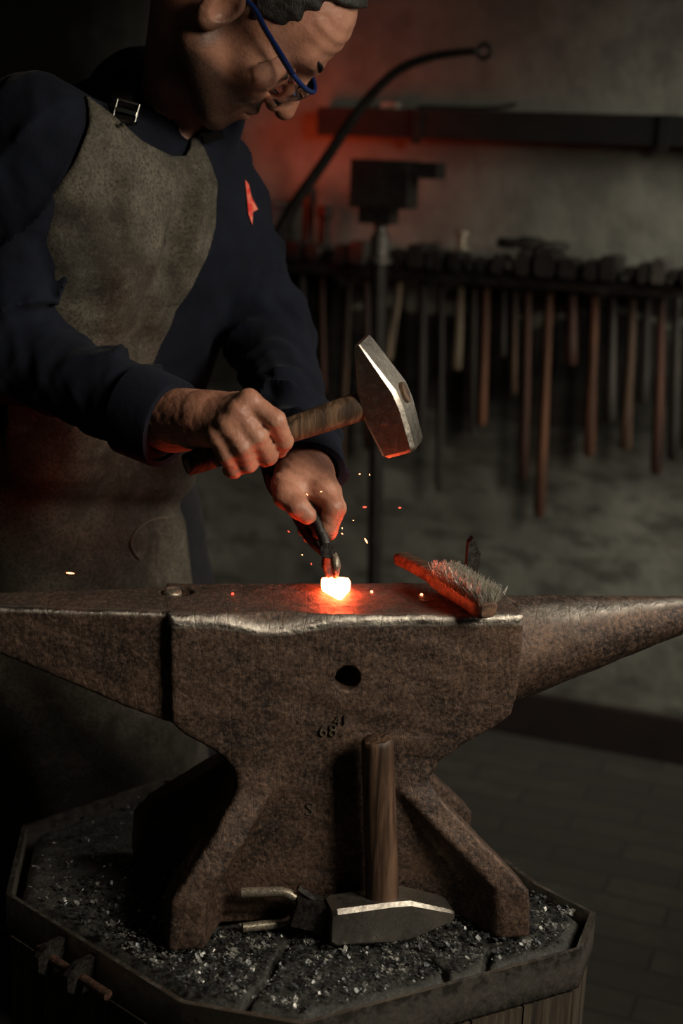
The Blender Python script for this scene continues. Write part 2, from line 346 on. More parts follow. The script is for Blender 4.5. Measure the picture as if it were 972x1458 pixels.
def prism_ring(bm, P, z0, z1, th):
    c = np.mean(P, 0); inner = [np.array(q)+0*c for q in P]; outer = [q+unit(q-c)*th for q in np.array(P)]; n = len(P)
    vs = [[bm.verts.new((q[0], q[1], z)) for q in L] for L, z in ((inner, z0), (outer, z0), (outer, z1), (inner, z1))]
    for a, b in ((0, 1), (1, 2), (2, 3), (3, 0)):
        for i in range(n): bm.faces.new((vs[a][i], vs[a][(i+1) % n], vs[b][(i+1) % n], vs[b][i]))
bm = bmesh.new(); prism_ring(bm, SP, ZS-.046, ZS+.001, .006)
band = autosmooth(from_bm('iron_band', bm, MT['band'], stump, bevel=.0018)); band['label'] = 'iron band around the top of the stump'
set_attr(band, 'wear_glint', lambda c: np.clip((c[:, 2]-(ZS-.002))/.002, 0, 1))
# wooden staves below the band, one bevelled board each
SPn = np.array(SP); k = 0
for i in range(len(SPn)):
    a, b = SPn[i], SPn[(i+1) % len(SPn)]; L = np.linalg.norm(b-a); n = max(1, round(L/.06)); d = (b-a)/L; nn = np.array([d[1], -d[0]])
    if (a+b)@nn/2-cen@nn < 0: nn = -nn
    for j in range(n):
        c = a+d*(j+.5)*L/n-nn*.006; bm = bmesh.new(); box(bm, (c[0], c[1], .2), L/n/2-.0012, .008, .198, (d[0], d[1], 0), (nn[0], nn[1], 0)); from_bm('stave', bm, MT['stave'], stump, bevel=.002)
# clamp of the band: two lugs and a long bolt
lug = W(88, 1385, -.07)
e0, e1 = SPn[0], SPn[1]; ed = unit(np.append(e1-e0, 0)); en = np.array([ed[1], -ed[0], 0]);
if en[1] > 0: en = -en
base = np.append(e0+(e1-e0)*.40, ZS-.024)
for k2, off in enumerate((-.012, .038)):
    bm = bmesh.new(); q = base+ed*off
    prof = [(0, -.018), (.03, -.018), (.042, -.008), (.042, .008), (.03, .018), (0, .018)]
    ring_loft(bm, [[q+ed*s*.004+en*a+np.array([0, 0, z]) for a, z in prof] for s in (-1, 1)])
    from_bm('clamp_lug', bm, MT['dark_iron'], band, bevel=.0015)
bm = bmesh.new(); tube(bm, [base+ed*-.03+en*.024, base+ed*.085+en*.024], .0055, 12); tube(bm, [base+ed*-.028+en*.024, base+ed*-.018+en*.024], .011, 6)
from_bm('clamp_bolt', bm, MT['bolt_rust'], band, bevel=.0008)

# ================================================================== anvil
AO = np.array([0., 0, 0]); ZF = .801; AB = .4535; AD = .122
uv = lambda p: (p@AU.astype(np.float32), p@AV.astype(np.float32), p[:, 2])
def PX(pts, v=0): return [anv(x, y, v) for x, y in pts]
body_prof = PX([(240, 878), (745, 876), (746, 905), (741, 960), (737, 992), (729, 1018)])+PX([(700, 1040), (660, 1062), (630, 1083), (612, 1108)])
body_prof += [(.112, .60), (.125, .56), (.15, .50), (.15, .47), (-.13, .47), (-.12, .50), (-.10, .56)]+PX([(336, 1125), (333, 1098), (318, 1080), (290, 1062), (262, 1047), (243, 1030)])
zk = np.array([.452, .470, .505, .53, .56, .59, .612, .64])
uR = np.array([.216, .216, .2135, .190, .160, .130, .110, .100]); uL = np.array([-.170, -.170, -.168, -.150, -.127, -.110, -.098, -.090])
uLb = np.array([-.212, -.212, -.210, -.195, -.160, -.120, -.095, -.085])
vF = np.array([-.050, -.050, -.046, -.040, -.028, -.014, -.004, .004]); vB = np.array([.185, .185, .18, .17, .155, .14, .125, .115])
def f_anvil(p):
    u, v, z = uv(p)
    # upper body
    fl = .004*np.exp(-((u+.075)/.03)**2)
    d = poly2(u, z, body_prof); dv = np.maximum(-v-.0, v-AD); body = smax(d, dv, .006)
    top = smax(smax(u-.199, -.173-u, .004), smax(z-ZF, dv, .004), .004)
    # worn sway of the front edge
    wr = .004+.013*np.exp(-((u+.065)/.045)**2)
    body = np.maximum(body, ((-v)+(z-ZF)+wr)*.7071)
    # waist flare and four feet
    cz = np.clip(z, .452, .64); f = np.clip((v-vF[0])/.25, 0, 1)
    R = np.interp(cz, zk, uR)-.024*f; L = np.interp(cz, zk, uL)*(1-f)+np.interp(cz, zk, uLb)*f; Fr = np.interp(cz, zk, vF); Bk = np.interp(cz, zk, vB)
    b = smax(smax(u-R, L-u, .003), smax(Fr-v, v-Bk, .003), .005)
    t = np.clip((z-.50)/.12, 0, 1)
    # concave notches on the four sides: trapezoids with slanted flanks
    nf = (.008+.006*np.sin(z*9)); mu = (R+L)/2; hw = (R-L)/2
    def notch(a, half, depth, dd):   # a along side, dd inward distance
        return np.maximum((dd-depth), (np.abs(a)-(half-.036-dd*.55))*.8)
    n1 = notch(u-mu, hw, nf-Fr, v-Fr); n2 = notch(u-mu, hw, Bk-.125, Bk-v)
    mv = (Fr+Bk)/2; hv = (Bk-Fr)/2
    dl = .045*(1-t)+.004; n3 = notch(v-mv, hv, dl, R-u)+0; n4 = notch(v-mv, hv, dl, u-L)
    for n in (n1, n2, n3, n4): b = smax(b, -n, .006)
    # underside arch between the feet
    b = np.maximum(b, z-.66); b = np.maximum(b, AB-z)
    d = smin(body, b, .010)
    # square heel on the left: plan tapers, underside rises to the tip
    heel_lo = np.interp(u, [-.44, -.345, -.30, -.25, -.215, -.165], [.782, .752, .733, .712, .697, .680])
    tv = np.clip((-.165-u)/.27, 0, 1); hf = .010+.032*tv; hb = AD-.012-.03*tv
    h = smax(smax(z-ZF-0*u, (heel_lo-z)*.9, .004), smax(hf-v, v-hb, .004), .005); h = smax(h, smax(-.44-u, u+.10, .003), .005)
    d = smin(d, h, .003)
    # round horn on the right
    ra = .0615; a = AW(.19, .068, ZF-ra-.001); e = AW(.475, .066, ZF-.0075)
    hn = cone(p, a, e, ra, .006); hn = np.maximum(hn, .15-u); d = smin(d, hn, .0015)
    # through-hole in the body, handling hole
    hc = anv(495, 966, 0)
    # pritchel hole in the heel end of the face and square hardy hole
    pc = atz(252, 843, ZF); pu, pv = pc@AU, pc@AV
    rr = np.sqrt((u-pu)**2+(v-pv)**2); d = smax(d, -smax(rr-.017, ZF-.004-z, .002), .002); 
    hu = max_hardy
    d = np.maximum(d, -np.maximum(np.maximum(np.abs(u-hu[0])-.009, np.abs(v-hu[1])-.009), .74-z))
    d = d+.0006*wob(p, 90, 11)+.0003*wob(p, 240, 12)
    return smax(d, -(np.sqrt((u-hc[0])**2+(z-hc[1])**2)-.0133), .0015)
hq = atz(672, 846, ZF); max_hardy = (hq@AU, min(hq@AV, .085))
anvil = empty('anvil', AW(0, .06, AB)); tag(anvil, 'large rusty double-horned iron anvil standing on the octagonal stump', 'anvil')
def f_anvil_w(p): return f_anvil(p)
ab = sdf_obj('anvil_body', f_anvil_w, (-.50, -.13, .44), (.52, .26, .83), .0021, MT['anvil'], anvil)
def f_wear_glint(c):
    u, v, z = uv(c); top = np.clip((z-(ZF-.0035))/.003, 0, 1)
    edge = np.exp(-((v+.0)/.006)**2)*np.clip((z-(ZF-.012-.010*np.exp(-((u+.065)/.045)**2)))/.004, 0, 1)*(u < .2)*(u > -.174)
    heel = np.exp(-((v-(.014+.030*np.clip((-.165-u)/.27, 0, 1)))/.004)**2)*np.clip((z-(ZF-.004))/.003, 0, 1)*(u < -.17)
    cc = ZF-.0615*np.clip((.475-u)/.285, 0, 1); ang = np.arctan2(z-(cc-.0), np.abs(v-.067)+1e-4)
    horn = np.exp(-((ang-.98)/.24)**2)*(u > .205)*(v < .067)*np.clip((u-.20)/.08, .25, 1)  # highlight stripe painted along the horn, on top of the edge wear
    return np.clip(edge*1.4+heel*1.7+horn*1.1+top*.10, 0, 1)
set_attr(ab, 'wear_glint', f_wear_glint)
# plug sitting in the pritchel hole
pc = atz(245, 843, ZF); bm = bmesh.new()
ring_loft(bm, [[pc+np.array([r*math.cos(t), r*math.sin(t), z+.0006*math.sin(3*t)]) for t in [2*math.pi*i/20 for i in range(20)]] for r, z in ((.010, -.0045), (.0105, -.001), (.0095, .0012), (.005, .0024))])
from_bm('hole_plug', bm, MT['bar'], anvil, True)
def text_mesh(name, s, size, pos, X, Z, depth, mat, parent):
    c = bpy.data.curves.new(name, 'FONT'); c.body = s; c.size = size; c.extrude = depth; c.resolution_u = 3; c.offset = -size*.012
    o = bpy.data.objects.new(name, c); COL.objects.link(o); dg = bpy.context.evaluated_depsgraph_get(); me = bpy.data.meshes.new_from_object(o.evaluated_get(dg)); bpy.data.objects.remove(o)
    X = unit(X); Z = unit(Z); N = np.cross(X, Z)
    me.transform(Matrix(((X[0], Z[0], N[0], pos[0]), (X[1], Z[1], N[1], pos[1]), (X[2], Z[2], N[2], pos[2]), (0, 0, 0, 1))))
    return link_mesh(name, me, mat, parent, False)
MT['stamp'] = iron('stamp_iron', (.09, .07, .055), (.17, .135, .10), .45, .6, 80, .5)
for s, x, y, sz in (('68', 453, 1048, .020), ('41', 474, 1032, .016), ('S', 433, 1160, .022), ('1', 473, 1160, .024), (':', 487, 1160, .022), ('17', 489, 1146, .015)):
    a, z = anv(x, y, -.0004); text_mesh('stamped_mark', s, sz, AW(a, -.0016, z), AU, (0, 0, 1), .0010, MT['stamp'], anvil)

# ================================================================== hammers
def hammer_head(bm, C, H, A, E, st, ch=.25):
    """H runs from the striking face to the peen, A along the handle, E across; st rows: t, half A, half E, chamfer"""
    C, H, A, E = map(np.array, (C, H, A, E)); rings = []
    for t, a, e, c in st:
        pts = [(a-c, -e), (a, -e+c), (a, e-c), (a-c, e), (-a+c, e), (-a, e-c), (-a, -e+c), (-a+c, -e)]
        rings.append([C+H*t+A*x+E*y for x, y in pts])
    ring_loft(bm, rings)
def axis_wear(o, C, H, A, E):
    pass
# standing sledge
sa = atz(474, 1348, ZS+.002); sb = atz(646, 1308, ZS+.0205); HX = sb-sa; HX[2] = 0; HLEN = np.linalg.norm(HX); HX = unit(HX); HE = np.cross(np.array([0, 0, 1.]), HX)
hc = sa+HX*HLEN*.5+HE*.0195-AV*.006; hc[2] = ZS+.0250; L2 = HLEN/2
hammer = empty('sledge_hammer', (hc[0], hc[1], ZS)); tag(hammer, 'steel cross-peen hammer standing head down on the stump, short wooden handle upright', 'hammer')
bm = bmesh.new(); hammer_head(bm, hc, HX, (0, 0, 1), HE, [(-L2-.002, .0190, .0175, .005), (-L2+.003, .0215, .0195, .0045), (-.005, .0240, .0200, .004), (.016, .0235, .0200, .004), (L2-.006, .0085, .0185, .003), (L2, .0045, .0165, .002)])
hh = autosmooth(from_bm('hammer_head', bm, MT['hammer_steel'], hammer, bevel=.0016, seg=3), .5)
def edge_wear(o, w=1.0):
    me = o.data; n = len(me.vertices); co = np.empty(n*3, np.float32); me.vertices.foreach_get('co', co)
    a = me.attributes.new('wear_glint', 'FLOAT', 'POINT'); acc = np.zeros(n); cnt = np.zeros(n)
    for p in me.polygons:
        for v in p.vertices: acc[v] = max(acc[v], 0); cnt[v] += 1
    nr = {}; 
    for p in me.polygons:
        for v in p.vertices: nr.setdefault(v, []).append(p.normal.copy())
    val = [min(1, w*max((a1.angle(b1, 0) for a1 in L for b1 in L), default=0)*1.6) for L in [nr.get(i, []) for i in range(n)]]
    a.data.foreach_set('value', np.array(val, np.float32))
edge_wear(hh, .5)
bm = bmesh.new(); hp = atz(537, 1262, ZS+.048); hp = np.array([hc[0]+HX[0]*((hp-hc)@HX), hc[1]+HX[1]*((hp-hc)@HX), 0])
ht = W(537, 1052, hp[1]); hb = np.array([hp[0], hp[1], ZS+.042]); hd = ht-hb
tube(bm, [hb+hd*t for t in (0, .02, .3, .6, .9, .965, .985, 1.0)], [.0175, .0178, .0176, .0172, .0168, .0170, .0160, .0145], 24, .82, np.array([1., 0, 0]))
for v in bm.verts:
    if v.co.z > ht[2]-.004: v.co.z += random.uniform(-.0015, .0022); v.co.x += random.uniform(-.001, .001)
hs = autosmooth(from_bm('handle', bm, MT['handle_ash'], hammer), .9)
# hammer in the hand
HY = .075
g = lambda x, y, Y=HY: W(x, y, Y)
E_ = unit((.30, .93, .20)); H_ = g(516, 482)-g(569, 635); H_ = unit(H_-E_*(H_@E_)); A_ = unit(np.cross(E_, H_)); 
if A_[0] < 0: A_ = -A_
hand_hammer = empty('cross_peen_hammer', g(540, 560)); tag(hand_hammer, 'cross-peen hammer with worn wooden handle raised in the blacksmith\'s right fist above the anvil', 'hammer')
HC = g(547, 567, HY+.006)
bm = bmesh.new(); hammer_head(bm, HC, H_, A_, E_, [(-.060, .0165, .0165, .004), (-.056, .0192, .0192, .004), (-.012, .0235, .0205, .004), (.008, .0225, .0205, .004), (.060, .0050, .0185, .0012), (.066, .0028, .0175, .001)])
hk = autosmooth(from_bm('hammer_head', bm, MT['hammer_steel'], hand_hammer, bevel=.0015, seg=3), .5); edge_wear(hk, 1.0)
bm = bmesh.new(); hpts = [HC+A_*t for t in (-.245, -.243, -.225, -.17, -.12, -.07, -.035, -.02, .0225, .026)]
HB = g(262, 663, .065); AXh = unit(HC-HB); hl = np.linalg.norm(HC-HB)
hpts = [HB+AXh*hl*t for t in (0, .012, .08, .28, .5, .68, .84, .92, 1.0)]+[HC+A_*.0225, HC+A_*.026]
tube(bm, hpts, [.009, .012, .0135, .0125, .0135, .0150, .0155, .0145, .012, .012, .011], 20, .72, unit(H_))
autosmooth(from_bm('handle', bm, MT['handle_fist'], hand_hammer), .9)

# ================================================================== bent bar tool (two U prongs) beside the sledge
tool = empty('pronged_iron_tool', atz(400, 1320, ZS)); tag(tool, 'forked iron tool with two round bent prongs lying left of the standing hammer', 'tool')
r = .0053
def prong(pts): 
    bm = bmesh.new(); P = smooth_path(pts, 6); tube(bm, P, r, 14)
    o = from_bm('prong', bm, MT['bar'], tool); autosmooth(o, .9)
yb = atz(400, 1326, ZS)[1]-.036
prong([W(344, 1271, yb+.028), W(375, 1270, yb+.028), W(402, 1270, yb+.03), W(418, 1277, yb+.03), W(432, 1292, yb+.03), W(445, 1300, yb+.03)])
prong([atz(345, 1321, ZS+.008), atz(370, 1318, ZS+.008), atz(400, 1315, ZS+.008), atz(414, 1306, ZS+.010), atz(428, 1296, ZS+.014), atz(445, 1292, ZS+.018)])
bm = bmesh.new(); c = W(440, 1298, yb+.028); X1 = unit((1, .1, -.25)); Y1 = unit(np.cross((0, 0, 1.), X1)); box(bm, c, .017, .012, .015, X1, Y1, np.cross(X1, Y1)); from_bm('tool_block', bm, MT['dark_iron'], tool, bevel=.005)
bm = bmesh.new(); tube(bm, [W(424, 1264, yb+.03), W(448, 1280, yb+.03)], .0055, 10, .6); from_bm('tool_lug', bm, MT['dark_iron'], tool)

# ================================================================== hot iron and tongs
hz = ZF+.0005
c0 = atz(478, 842, ZF); 
hot = empty('hot_iron_bar', c0)
tag(hot, 'white-hot glowing piece of iron held by tongs on the anvil face', 'hot iron')
bm = bmesh.new(); outl = [(-.0155, .000), (-.0150, .011), (-.006, .014), (.008, .0135), (.0155, .010), (.016, .001), (.010, -.014), (.002, -.034), (-.002, -.034), (-.010, -.015)]  # tapered tip shapes in the bar's reflection on the anvil face
ring_loft(bm, [[c0+AU*a*s+AV*b*s+np.array([0, 0, z]) for a, b in outl] for z, s in ((.0005, .96), (.003, 1.0), (.010, 1.0), (.0125, .93))])
hob = from_bm('glowing_bar', bm, MT['hot'], hot, True, bevel=.0012)
tongs = empty('blacksmith_tongs', W(465, 800, .085)); tag(tongs, 'dark iron tongs in the blacksmith\'s left hand gripping the hot iron', 'tongs')
TY = .085
jp = W(478, 826, TY+.0)
for path, rr, nm in (([W(477, 822, .070), W(478, 806, .070), W(475, 793, .078), W(466, 782, .088)], (.0045, .0090, .0080, .006), 'jaw'),
                     ([W(470, 822, .092), W(464, 805, .095), W(466, 790, .096), W(468, 780, .096)], (.004, .007, .0075, .007), 'jaw')):
    bm = bmesh.new(); P = smooth_path(path, 5); R = np.interp(np.linspace(0, 1, len(P)), np.linspace(0, 1, len(rr)), rr); tube(bm, P, list(R), 12, .6); o = autosmooth(from_bm(nm, bm, MT['bar' if nm == 'jaw' and path[0][1] < .08 else 'dark_iron'], tongs), .9)
bm = bmesh.new(); tube(bm, [W(467, 784, .072), W(467, 784, .108)], .0085, 14); from_bm('rivet', bm, MT['dark_iron'], tongs, bevel=.001)
for path in ([W(467, 788, .083), W(460, 765, .088), W(449, 740, .096), W(436, 715, .11), W(420, 680, .14), W(400, 640, .19), W(385, 600, .24)],
             [W(465, 788, .097), W(446, 772, .105), W(432, 752, .115), W(420, 730, .125), W(410, 700, .15), W(392, 650, .20), W(378, 610, .25)]):
    bm = bmesh.new(); tube(bm, smooth_path(path, 5), .0058, 12); autosmooth(from_bm('rein', bm, MT['dark_iron'], tongs), .9)

# ================================================================== wire brush, hardy chisel
bf = atz(695, 884, ZF+.001); bb = AW(*(lambda q: (q[0], .150, q[1]))(anv(566, 806, .150)))
mid = atz(640, 848, ZF+.003)
path = smooth_path([bf, bf+(mid-bf)*.5+np.array([0, 0, .001]), mid, mid+(bb-mid)*.5+np.array([0, 0, .002]), bb], 5)
path = [q+np.array([0, 0, .0108]) for q in path]
brush = empty('wire_brush', mid); tag(brush, 'wire brush lying bristles up across the anvil face, its wooden back lit red', 'brush')
bd = unit(bf-bb); bw = unit(np.cross(bd, (0, 0, 1.))); bu = np.cross(bw, bd)
if bu[2] < 0: bu = -bu
rings = []
n = len(path)
for i, q in enumerate(path):
    t = i/(n-1); hw = np.interp(t, [0, .02, .06, .55, .68, .96, 1], [.009, .0125, .0135, .0135, .0095, .0095, .006]); hh2 = np.interp(t, [0, .03, .5, .65, .97, 1], [.007, .0105, .0105, .0085, .0075, .004])
    rings.append([q+bw*hw*math.copysign(abs(math.cos(a))**.55, math.cos(a))+bu*hh2*math.copysign(abs(math.sin(a))**.55, math.sin(a)) for a in [2*math.pi*(k+.5)/16 for k in range(16)]])
bm = bmesh.new(); ring_loft(bm, rings); autosmooth(from_bm('brush_handle', bm, MT['brush_wood'], brush), .8)
bm = bmesh.new(); blen = np.linalg.norm(bf-mid)*1.08
for i in range(3200):
    t = random.uniform(.04, 1); s = random.uniform(-1, 1); q = bf-bd*blen*t+bw*s*.0105+bu*.016
    dv = unit(bu*1+bw*(s*.30+random.gauss(0, .26))+bd*random.gauss(0, .26)); L = random.uniform(.009, .023)
    x, y = frame(dv); d2 = unit(dv+.5*np.array([random.gauss(0, .5) for _ in range(3)]))
    p0, p1, p2 = q, q+dv*L*.6, q+dv*L*.6+d2*L*.4; vv = []
    for P, rr in ((p0, .00036), (p1, .00034), (p2, .00024)): vv.append([bm.verts.new(tuple(P+rr*(x*math.cos(a)+y*math.sin(a)))) for a in (0, 2.1, 4.2)])
    for a, b in zip(vv, vv[1:]):
        for k in range(3): bm.faces.new((a[k], a[(k+1) % 3], b[(k+1) % 3], b[k]))
o = from_bm('wire_bristles', bm, MT['wire'], brush); o['kind'] = 'stuff'
chisel = empty('hardy_chisel', AW(max_hardy[0], max_hardy[1], ZF)); tag(chisel, 'upright pointed cutting chisel set in the anvil face behind the wire brush', 'chisel')
bm = bmesh.new(); cu, cv = max_hardy
zt = anv(668, 764, cv)[1]; zs = anv(682, 786, cv)[1]; ul = anv(663, 790, cv)[0]; ur = anv(682, 790, cv)[0]
P = [(ul, ZF-.03), (ur, ZF-.03), (ur, zs), (ul+.006, zt), (ul+.001, zt-.006)]
ring_loft(bm, [[AW(a, cv+s, z) for a, z in P] for s in (-.006, .006)])
from_bm('chisel_blade', bm, MT['dark_iron'], chisel, bevel=.0012)

# ================================================================== person
def Yp(x, y, Y): return W(x, y, Y)
RS, RE, RW_ = Yp(50, 190, .25), Yp(10, 500, .235), Yp(246, 604, .115)
LS, LE, LW_ = Yp(292, 258, .47), Yp(386, 478, .44), Yp(432, 672, .165)
SH = unit(LS-RS); SH[2] *= .4; SH = unit(SH); NR = unit(np.array([SH[1], -SH[0], 0]))
CH = (RS+LS)/2+np.array([0, .02, -.10]); PL = Yp(95, 640, .44); WA_ = PL*.55+CH*.45
# head frame
HS = unit((-.0331, -.9733, -.2274)); HF = unit((.5823, .1661, -.7958)); HU = unit(np.cross(HS, HF))
if HU[0] < 0: HU = -HU
HSC = 1.025; HO = np.array([-.137, .301, 1.4205])
HM = np.stack([HS, HF, HU], 1).astype(np.float32)
def hloc(p): return ((p-HO.astype(np.float32))@HM)/HSC
def hw_(s, f, u): return HO+(HS*s+HF*f+HU*u)*HSC
def f_head(p):
    q = hloc(p); q2 = q.copy(); q2[:, 0] = np.abs(q2[:, 0])
    d = ell(q, (0, -.012, .045), (.074, .094, .083)); d = smin(d, ell(q, (0, .044, .056), (.060, .052, .058)), .03)
    d = smin(d, ell(q, (0, .038, -.014), (.057, .052, .062)), .03)
    d = smin(d, cone(q2, (.052, .000, -.052), (.015, .070, -.086), .021, .016), .03)
    d = smin(d, sph(q, (0, .0785, -.092), .0165), .018); d = smin(d, sph(q2, (.043, .060, -.012), .019), .022)
    d = smin(d, ell(q, (0, .072, -.054), (.030, .028, .028)), .02)
    d = smin(d, cone(q2, (.006, .0935, .034), (.042, .075, .038), .0105, .010), .014)
    d = smax(d, -sph(q2, (.032, .0995, .010), .0165), .012); d = smin(d, sph(q2, (.032, .0745, .010), .0138), .003)
    d = smax(d, -cone(q2, (.022, .0900, .0045), (.043, .0850, .0050), .0012, .0010), .002)
    d = smin(d, cone(q, (0, .095, .020), (0, .1160, -.021), .0085, .0125), .010); d = smin(d, sph(q2, (.0135, .1020, -.025), .0095), .006)
    d = smax(d, -sph(q2, (.006, .107, -.034), .0040), .003)
    d = smin(d, cone(q2, (0, .0985, -.050), (.022, .087, -.055), .0050, .003), .005); d = smin(d, cone(q2, (0, .0965, -.063), (.020, .086, -.060), .0060, .003), .005)
    d = smax(d, -cone(q2, (0, .1055, -.0565), (.020, .0930, -.0570), .0020, .0012), .002)
    # crease from nose to mouth, crow's feet
    d = d+.0012*np.exp(-(np.minimum(cone(q2, (.019, .098, -.022), (.032, .078, -.054), 0, 0), .02)/.0022)**2)+.0008*np.exp(-(np.minimum(cone(q2, (.050, .068, .006), (.058, .048, .0), 0, 0), .02)/.0016)**2)
    # ears
    e = q2-np.array([.078, -.016, .000], np.float32); e[:, 0] -= np.clip(-e[:, 1], -.02, .02)*.45; c, s = math.cos(.35), math.sin(.35); e2 = np.stack([e[:, 0]*c-e[:, 1]*-s*-1*-1, e[:, 1], e[:, 2]], 1)
    ear = ell(e, (.004, 0, 0), (.009, .019, .032)); ear = smax(ear, -ell(e, (.013, .003, .004), (.008, .011, .020)), .004)
    ear = smin(ear, sph(e, (.001, .006, -.024), .008), .008); d = smin(d, ear, .004)
    d = smax(d, -ell(e, (.011, .004, .000), (.010, .010, .016)), .003); d = smax(d, -ell(e, (.013, -.002, .013), (.007, .011, .009)), .003)
    # wrinkles on the forehead
    d = d+.0006*np.sin(q[:, 2]*420+6*np.sin(q[:, 0]*20))*np.exp(-((q[:, 2]-.075)/.022)**2)*(q[:, 1] > .05)
    return d*HSC
NK0 = hw_(0, -.030, -.030); NK1 = W(262, 178, .43)
Jf = np.float32
# right hand (back of hand toward the viewer, fingers curled over the handle)
def chain(p, P, R, k=.004):
    d = None
    for i in range(len(P)-1):
        e = cone(p, P[i], P[i+1], R[i], R[i+1]); d = e if d is None else smin(d, e, k)
    return d
def hpt(x, dy, off):   # point around the hammer handle at pixel column x
    s = (x-262)/(547-262); c = HB+AXh*hl*s; return c
r_y = lambda x, y, Y: Yp(x, y, Y)
RF = [  # mcp, pip, dip, tip for index, middle, ring, little
    ([(354, 571, .046), (392, 598, .038), (405, 628, .052), (398, 642, .076)], (.0115, .0105, .0092, .0078)),
    ([(338, 588, .040), (366, 622, .036), (382, 650, .050), (376, 655, .074)], (.0120, .0108, .0095, .0080)),
    ([(324, 605, .038), (344, 636, .032), (354, 661, .046), (348, 664, .070)], (.0112, .0102, .0090, .0078)),
    ([(308, 620, .042), (322, 648, .036), (332, 670, .048), (326, 670, .068)], (.0102, .0092, .0082, .0072))]
RT_ = [(282, 590, .112), (318, 596, .118), (350, 604, .120), (378, 612, .112)]
ucuff0 = unit(RW_-RE)
def f_rhand(p):
    P = lambda a: Yp(*a)
    d = cone(p, RW_-ucuff0*.03, P((285, 598, .080)), .029, .027); d = smin(d, cone(p, RW_+np.array([0, 0, .008]), P((345, 578, .066)), .022, .0150), .02)
    d = smin(d, cone(p, RW_, P((312, 614, .060)), .022, .0145), .02); d = smin(d, cone(p, RW_, P((333, 595, .054)), .022, .0150), .02)
    d = smin(d, cone(p, P((268, 588, .10)), P((318, 596, .112)), .017, .015), .015)
    for pts, R in RF:
        w3 = [P(a) for a in pts]; f = chain(p, w3, R, .003); f = smin(f, sph(p, w3[0]-np.array([0, .003, -.001]), R[0]*.95), .006)
        base = cone(p, P((282, 598, .072)), w3[0], .012, R[0]*.92); dd = smin(f, base, .006); 
        d = np.where(np.abs(d-dd) < .012, smin(d, dd, .007), np.minimum(d, dd))
    d = smin(d, chain(p, [P(a) for a in RT_], (.015, .0125, .0115, .0095), .004), .006)
    return d+.0006*wob(p, 260, 21)
LF = [([(462, 700, .112), (474, 722, .098), (466, 752, .098), (452, 764, .110)], (.0120, .0110, .0094, .0078)),
      ([(470, 700, .126), (479, 724, .116), (468, 757, .118), (450, 768, .128)], (.0115, .0105, .0090, .0078)),
      ([(468, 700, .145), (474, 724, .138), (460, 756, .140), (440, 764, .146)], (.0110, .0100, .0088, .0076)),
      ([(458, 700, .160), (462, 724, .156), (448, 750, .158), (432, 756, .160)], (.0100, .0090, .0080, .0070))]
LT_ = [(404, 690, .118), (408, 706, .100), (424, 722, .090), (438, 734, .088)]
def f_lhand(p):
    P = lambda a: Yp(*a)
    d = cone(p, LW_, P((434, 695, .140)), .028, .026); d = smin(d, cone(p, LW_+np.array([.006, -.01, 0]), P((458, 702, .118)), .024, .016), .018)
    d = smin(d, cone(p, LW_, P((455, 706, .145)), .024, .018), .02); d = smin(d, cone(p, P((418, 678, .14)), P((408, 704, .104)), .020, .0145), .018)
    for pts, R in LF:
        w3 = [P(a) for a in pts]; f = chain(p, w3, R, .003); dd = smin(f, cone(p, P((436, 690, .135)), w3[0], .014, R[0]*.95), .006)
        d = np.where(np.abs(d-dd) < .012, smin(d, dd, .007), np.minimum(d, dd))
    d = smin(d, chain(p, [P(a) for a in LT_], (.0150, .0135, .0120, .0098), .004), .005)
    return d+.0006*wob(p, 260, 22)
KR, AR = Yp(70, 930, .36), Yp(40, 1180, .55); 
KR = np.array([PL[0]-.05, PL[1]+.06, .50]); AR = np.array([PL[0]-.08, PL[1]+.12, .09]); KL = np.array([PL[0]+.14, PL[1]+.12, .50]); AL = np.array([PL[0]+.17, PL[1]+.22, .09])
HR = PL-SH*.09; HL2 = PL+SH*.09
def f_limbs(p):
    d = cone(p, RS, RE, .045, .036); d = smin(d, cone(p, RE, RW_, .036, .025), .02)
    d2 = cone(p, LS, LE, .045, .036); d2 = smin(d2, cone(p, LE, LW_, .036, .026), .02); d = np.minimum(d, d2)
    t = smin(cone(p, PL-SH*.06, CH-SH*.07, .09, .09), cone(p, PL+SH*.06, CH+SH*.07, .09, .09), .04)
    t = smin(t, cone(p, RS, LS, .05, .05), .05); t = smin(smin(t, cone(p, NK0, NK1, .058, .058), .03), cone(p, NK1, CH+np.array([0, 0, .05]), .058, .09), .03); d = smin(d, t, .03)
    for h, k, a in ((HR, KR, AR), (HL2, KL, AL)): d = smin(d, cone(p, h, k, .075, .05), .02); d = smin(d, cone(p, k, a, .05, .035), .02)
    return d
def near(p, c, r): return np.linalg.norm(p.mean(0)-c) < r+np.linalg.norm(p-p.mean(0), axis=1).max()
def f_body(p):
    d = f_limbs(p)
    for f, c, r in ((f_head, HO, .20), (f_rhand, Yp(320, 605, .08), .12), (f_lhand, Yp(440, 710, .13), .11)):
        m = ((p-c.astype(np.float32))**2).sum(1) < (r+.04)**2
        if m.any():
            dd = f(p[m]); d[m] = smin(d[m], dd, .025 if f is f_head else .012)
    return d
person = sdf_obj('person', f_body, (-.62, -.02, .04), (.12, .80, 1.58), .0019, MT['skin'])
tag(person, 'bent blacksmith in navy shirt, leather apron and blue-framed safety glasses, hammering at the anvil', 'person')
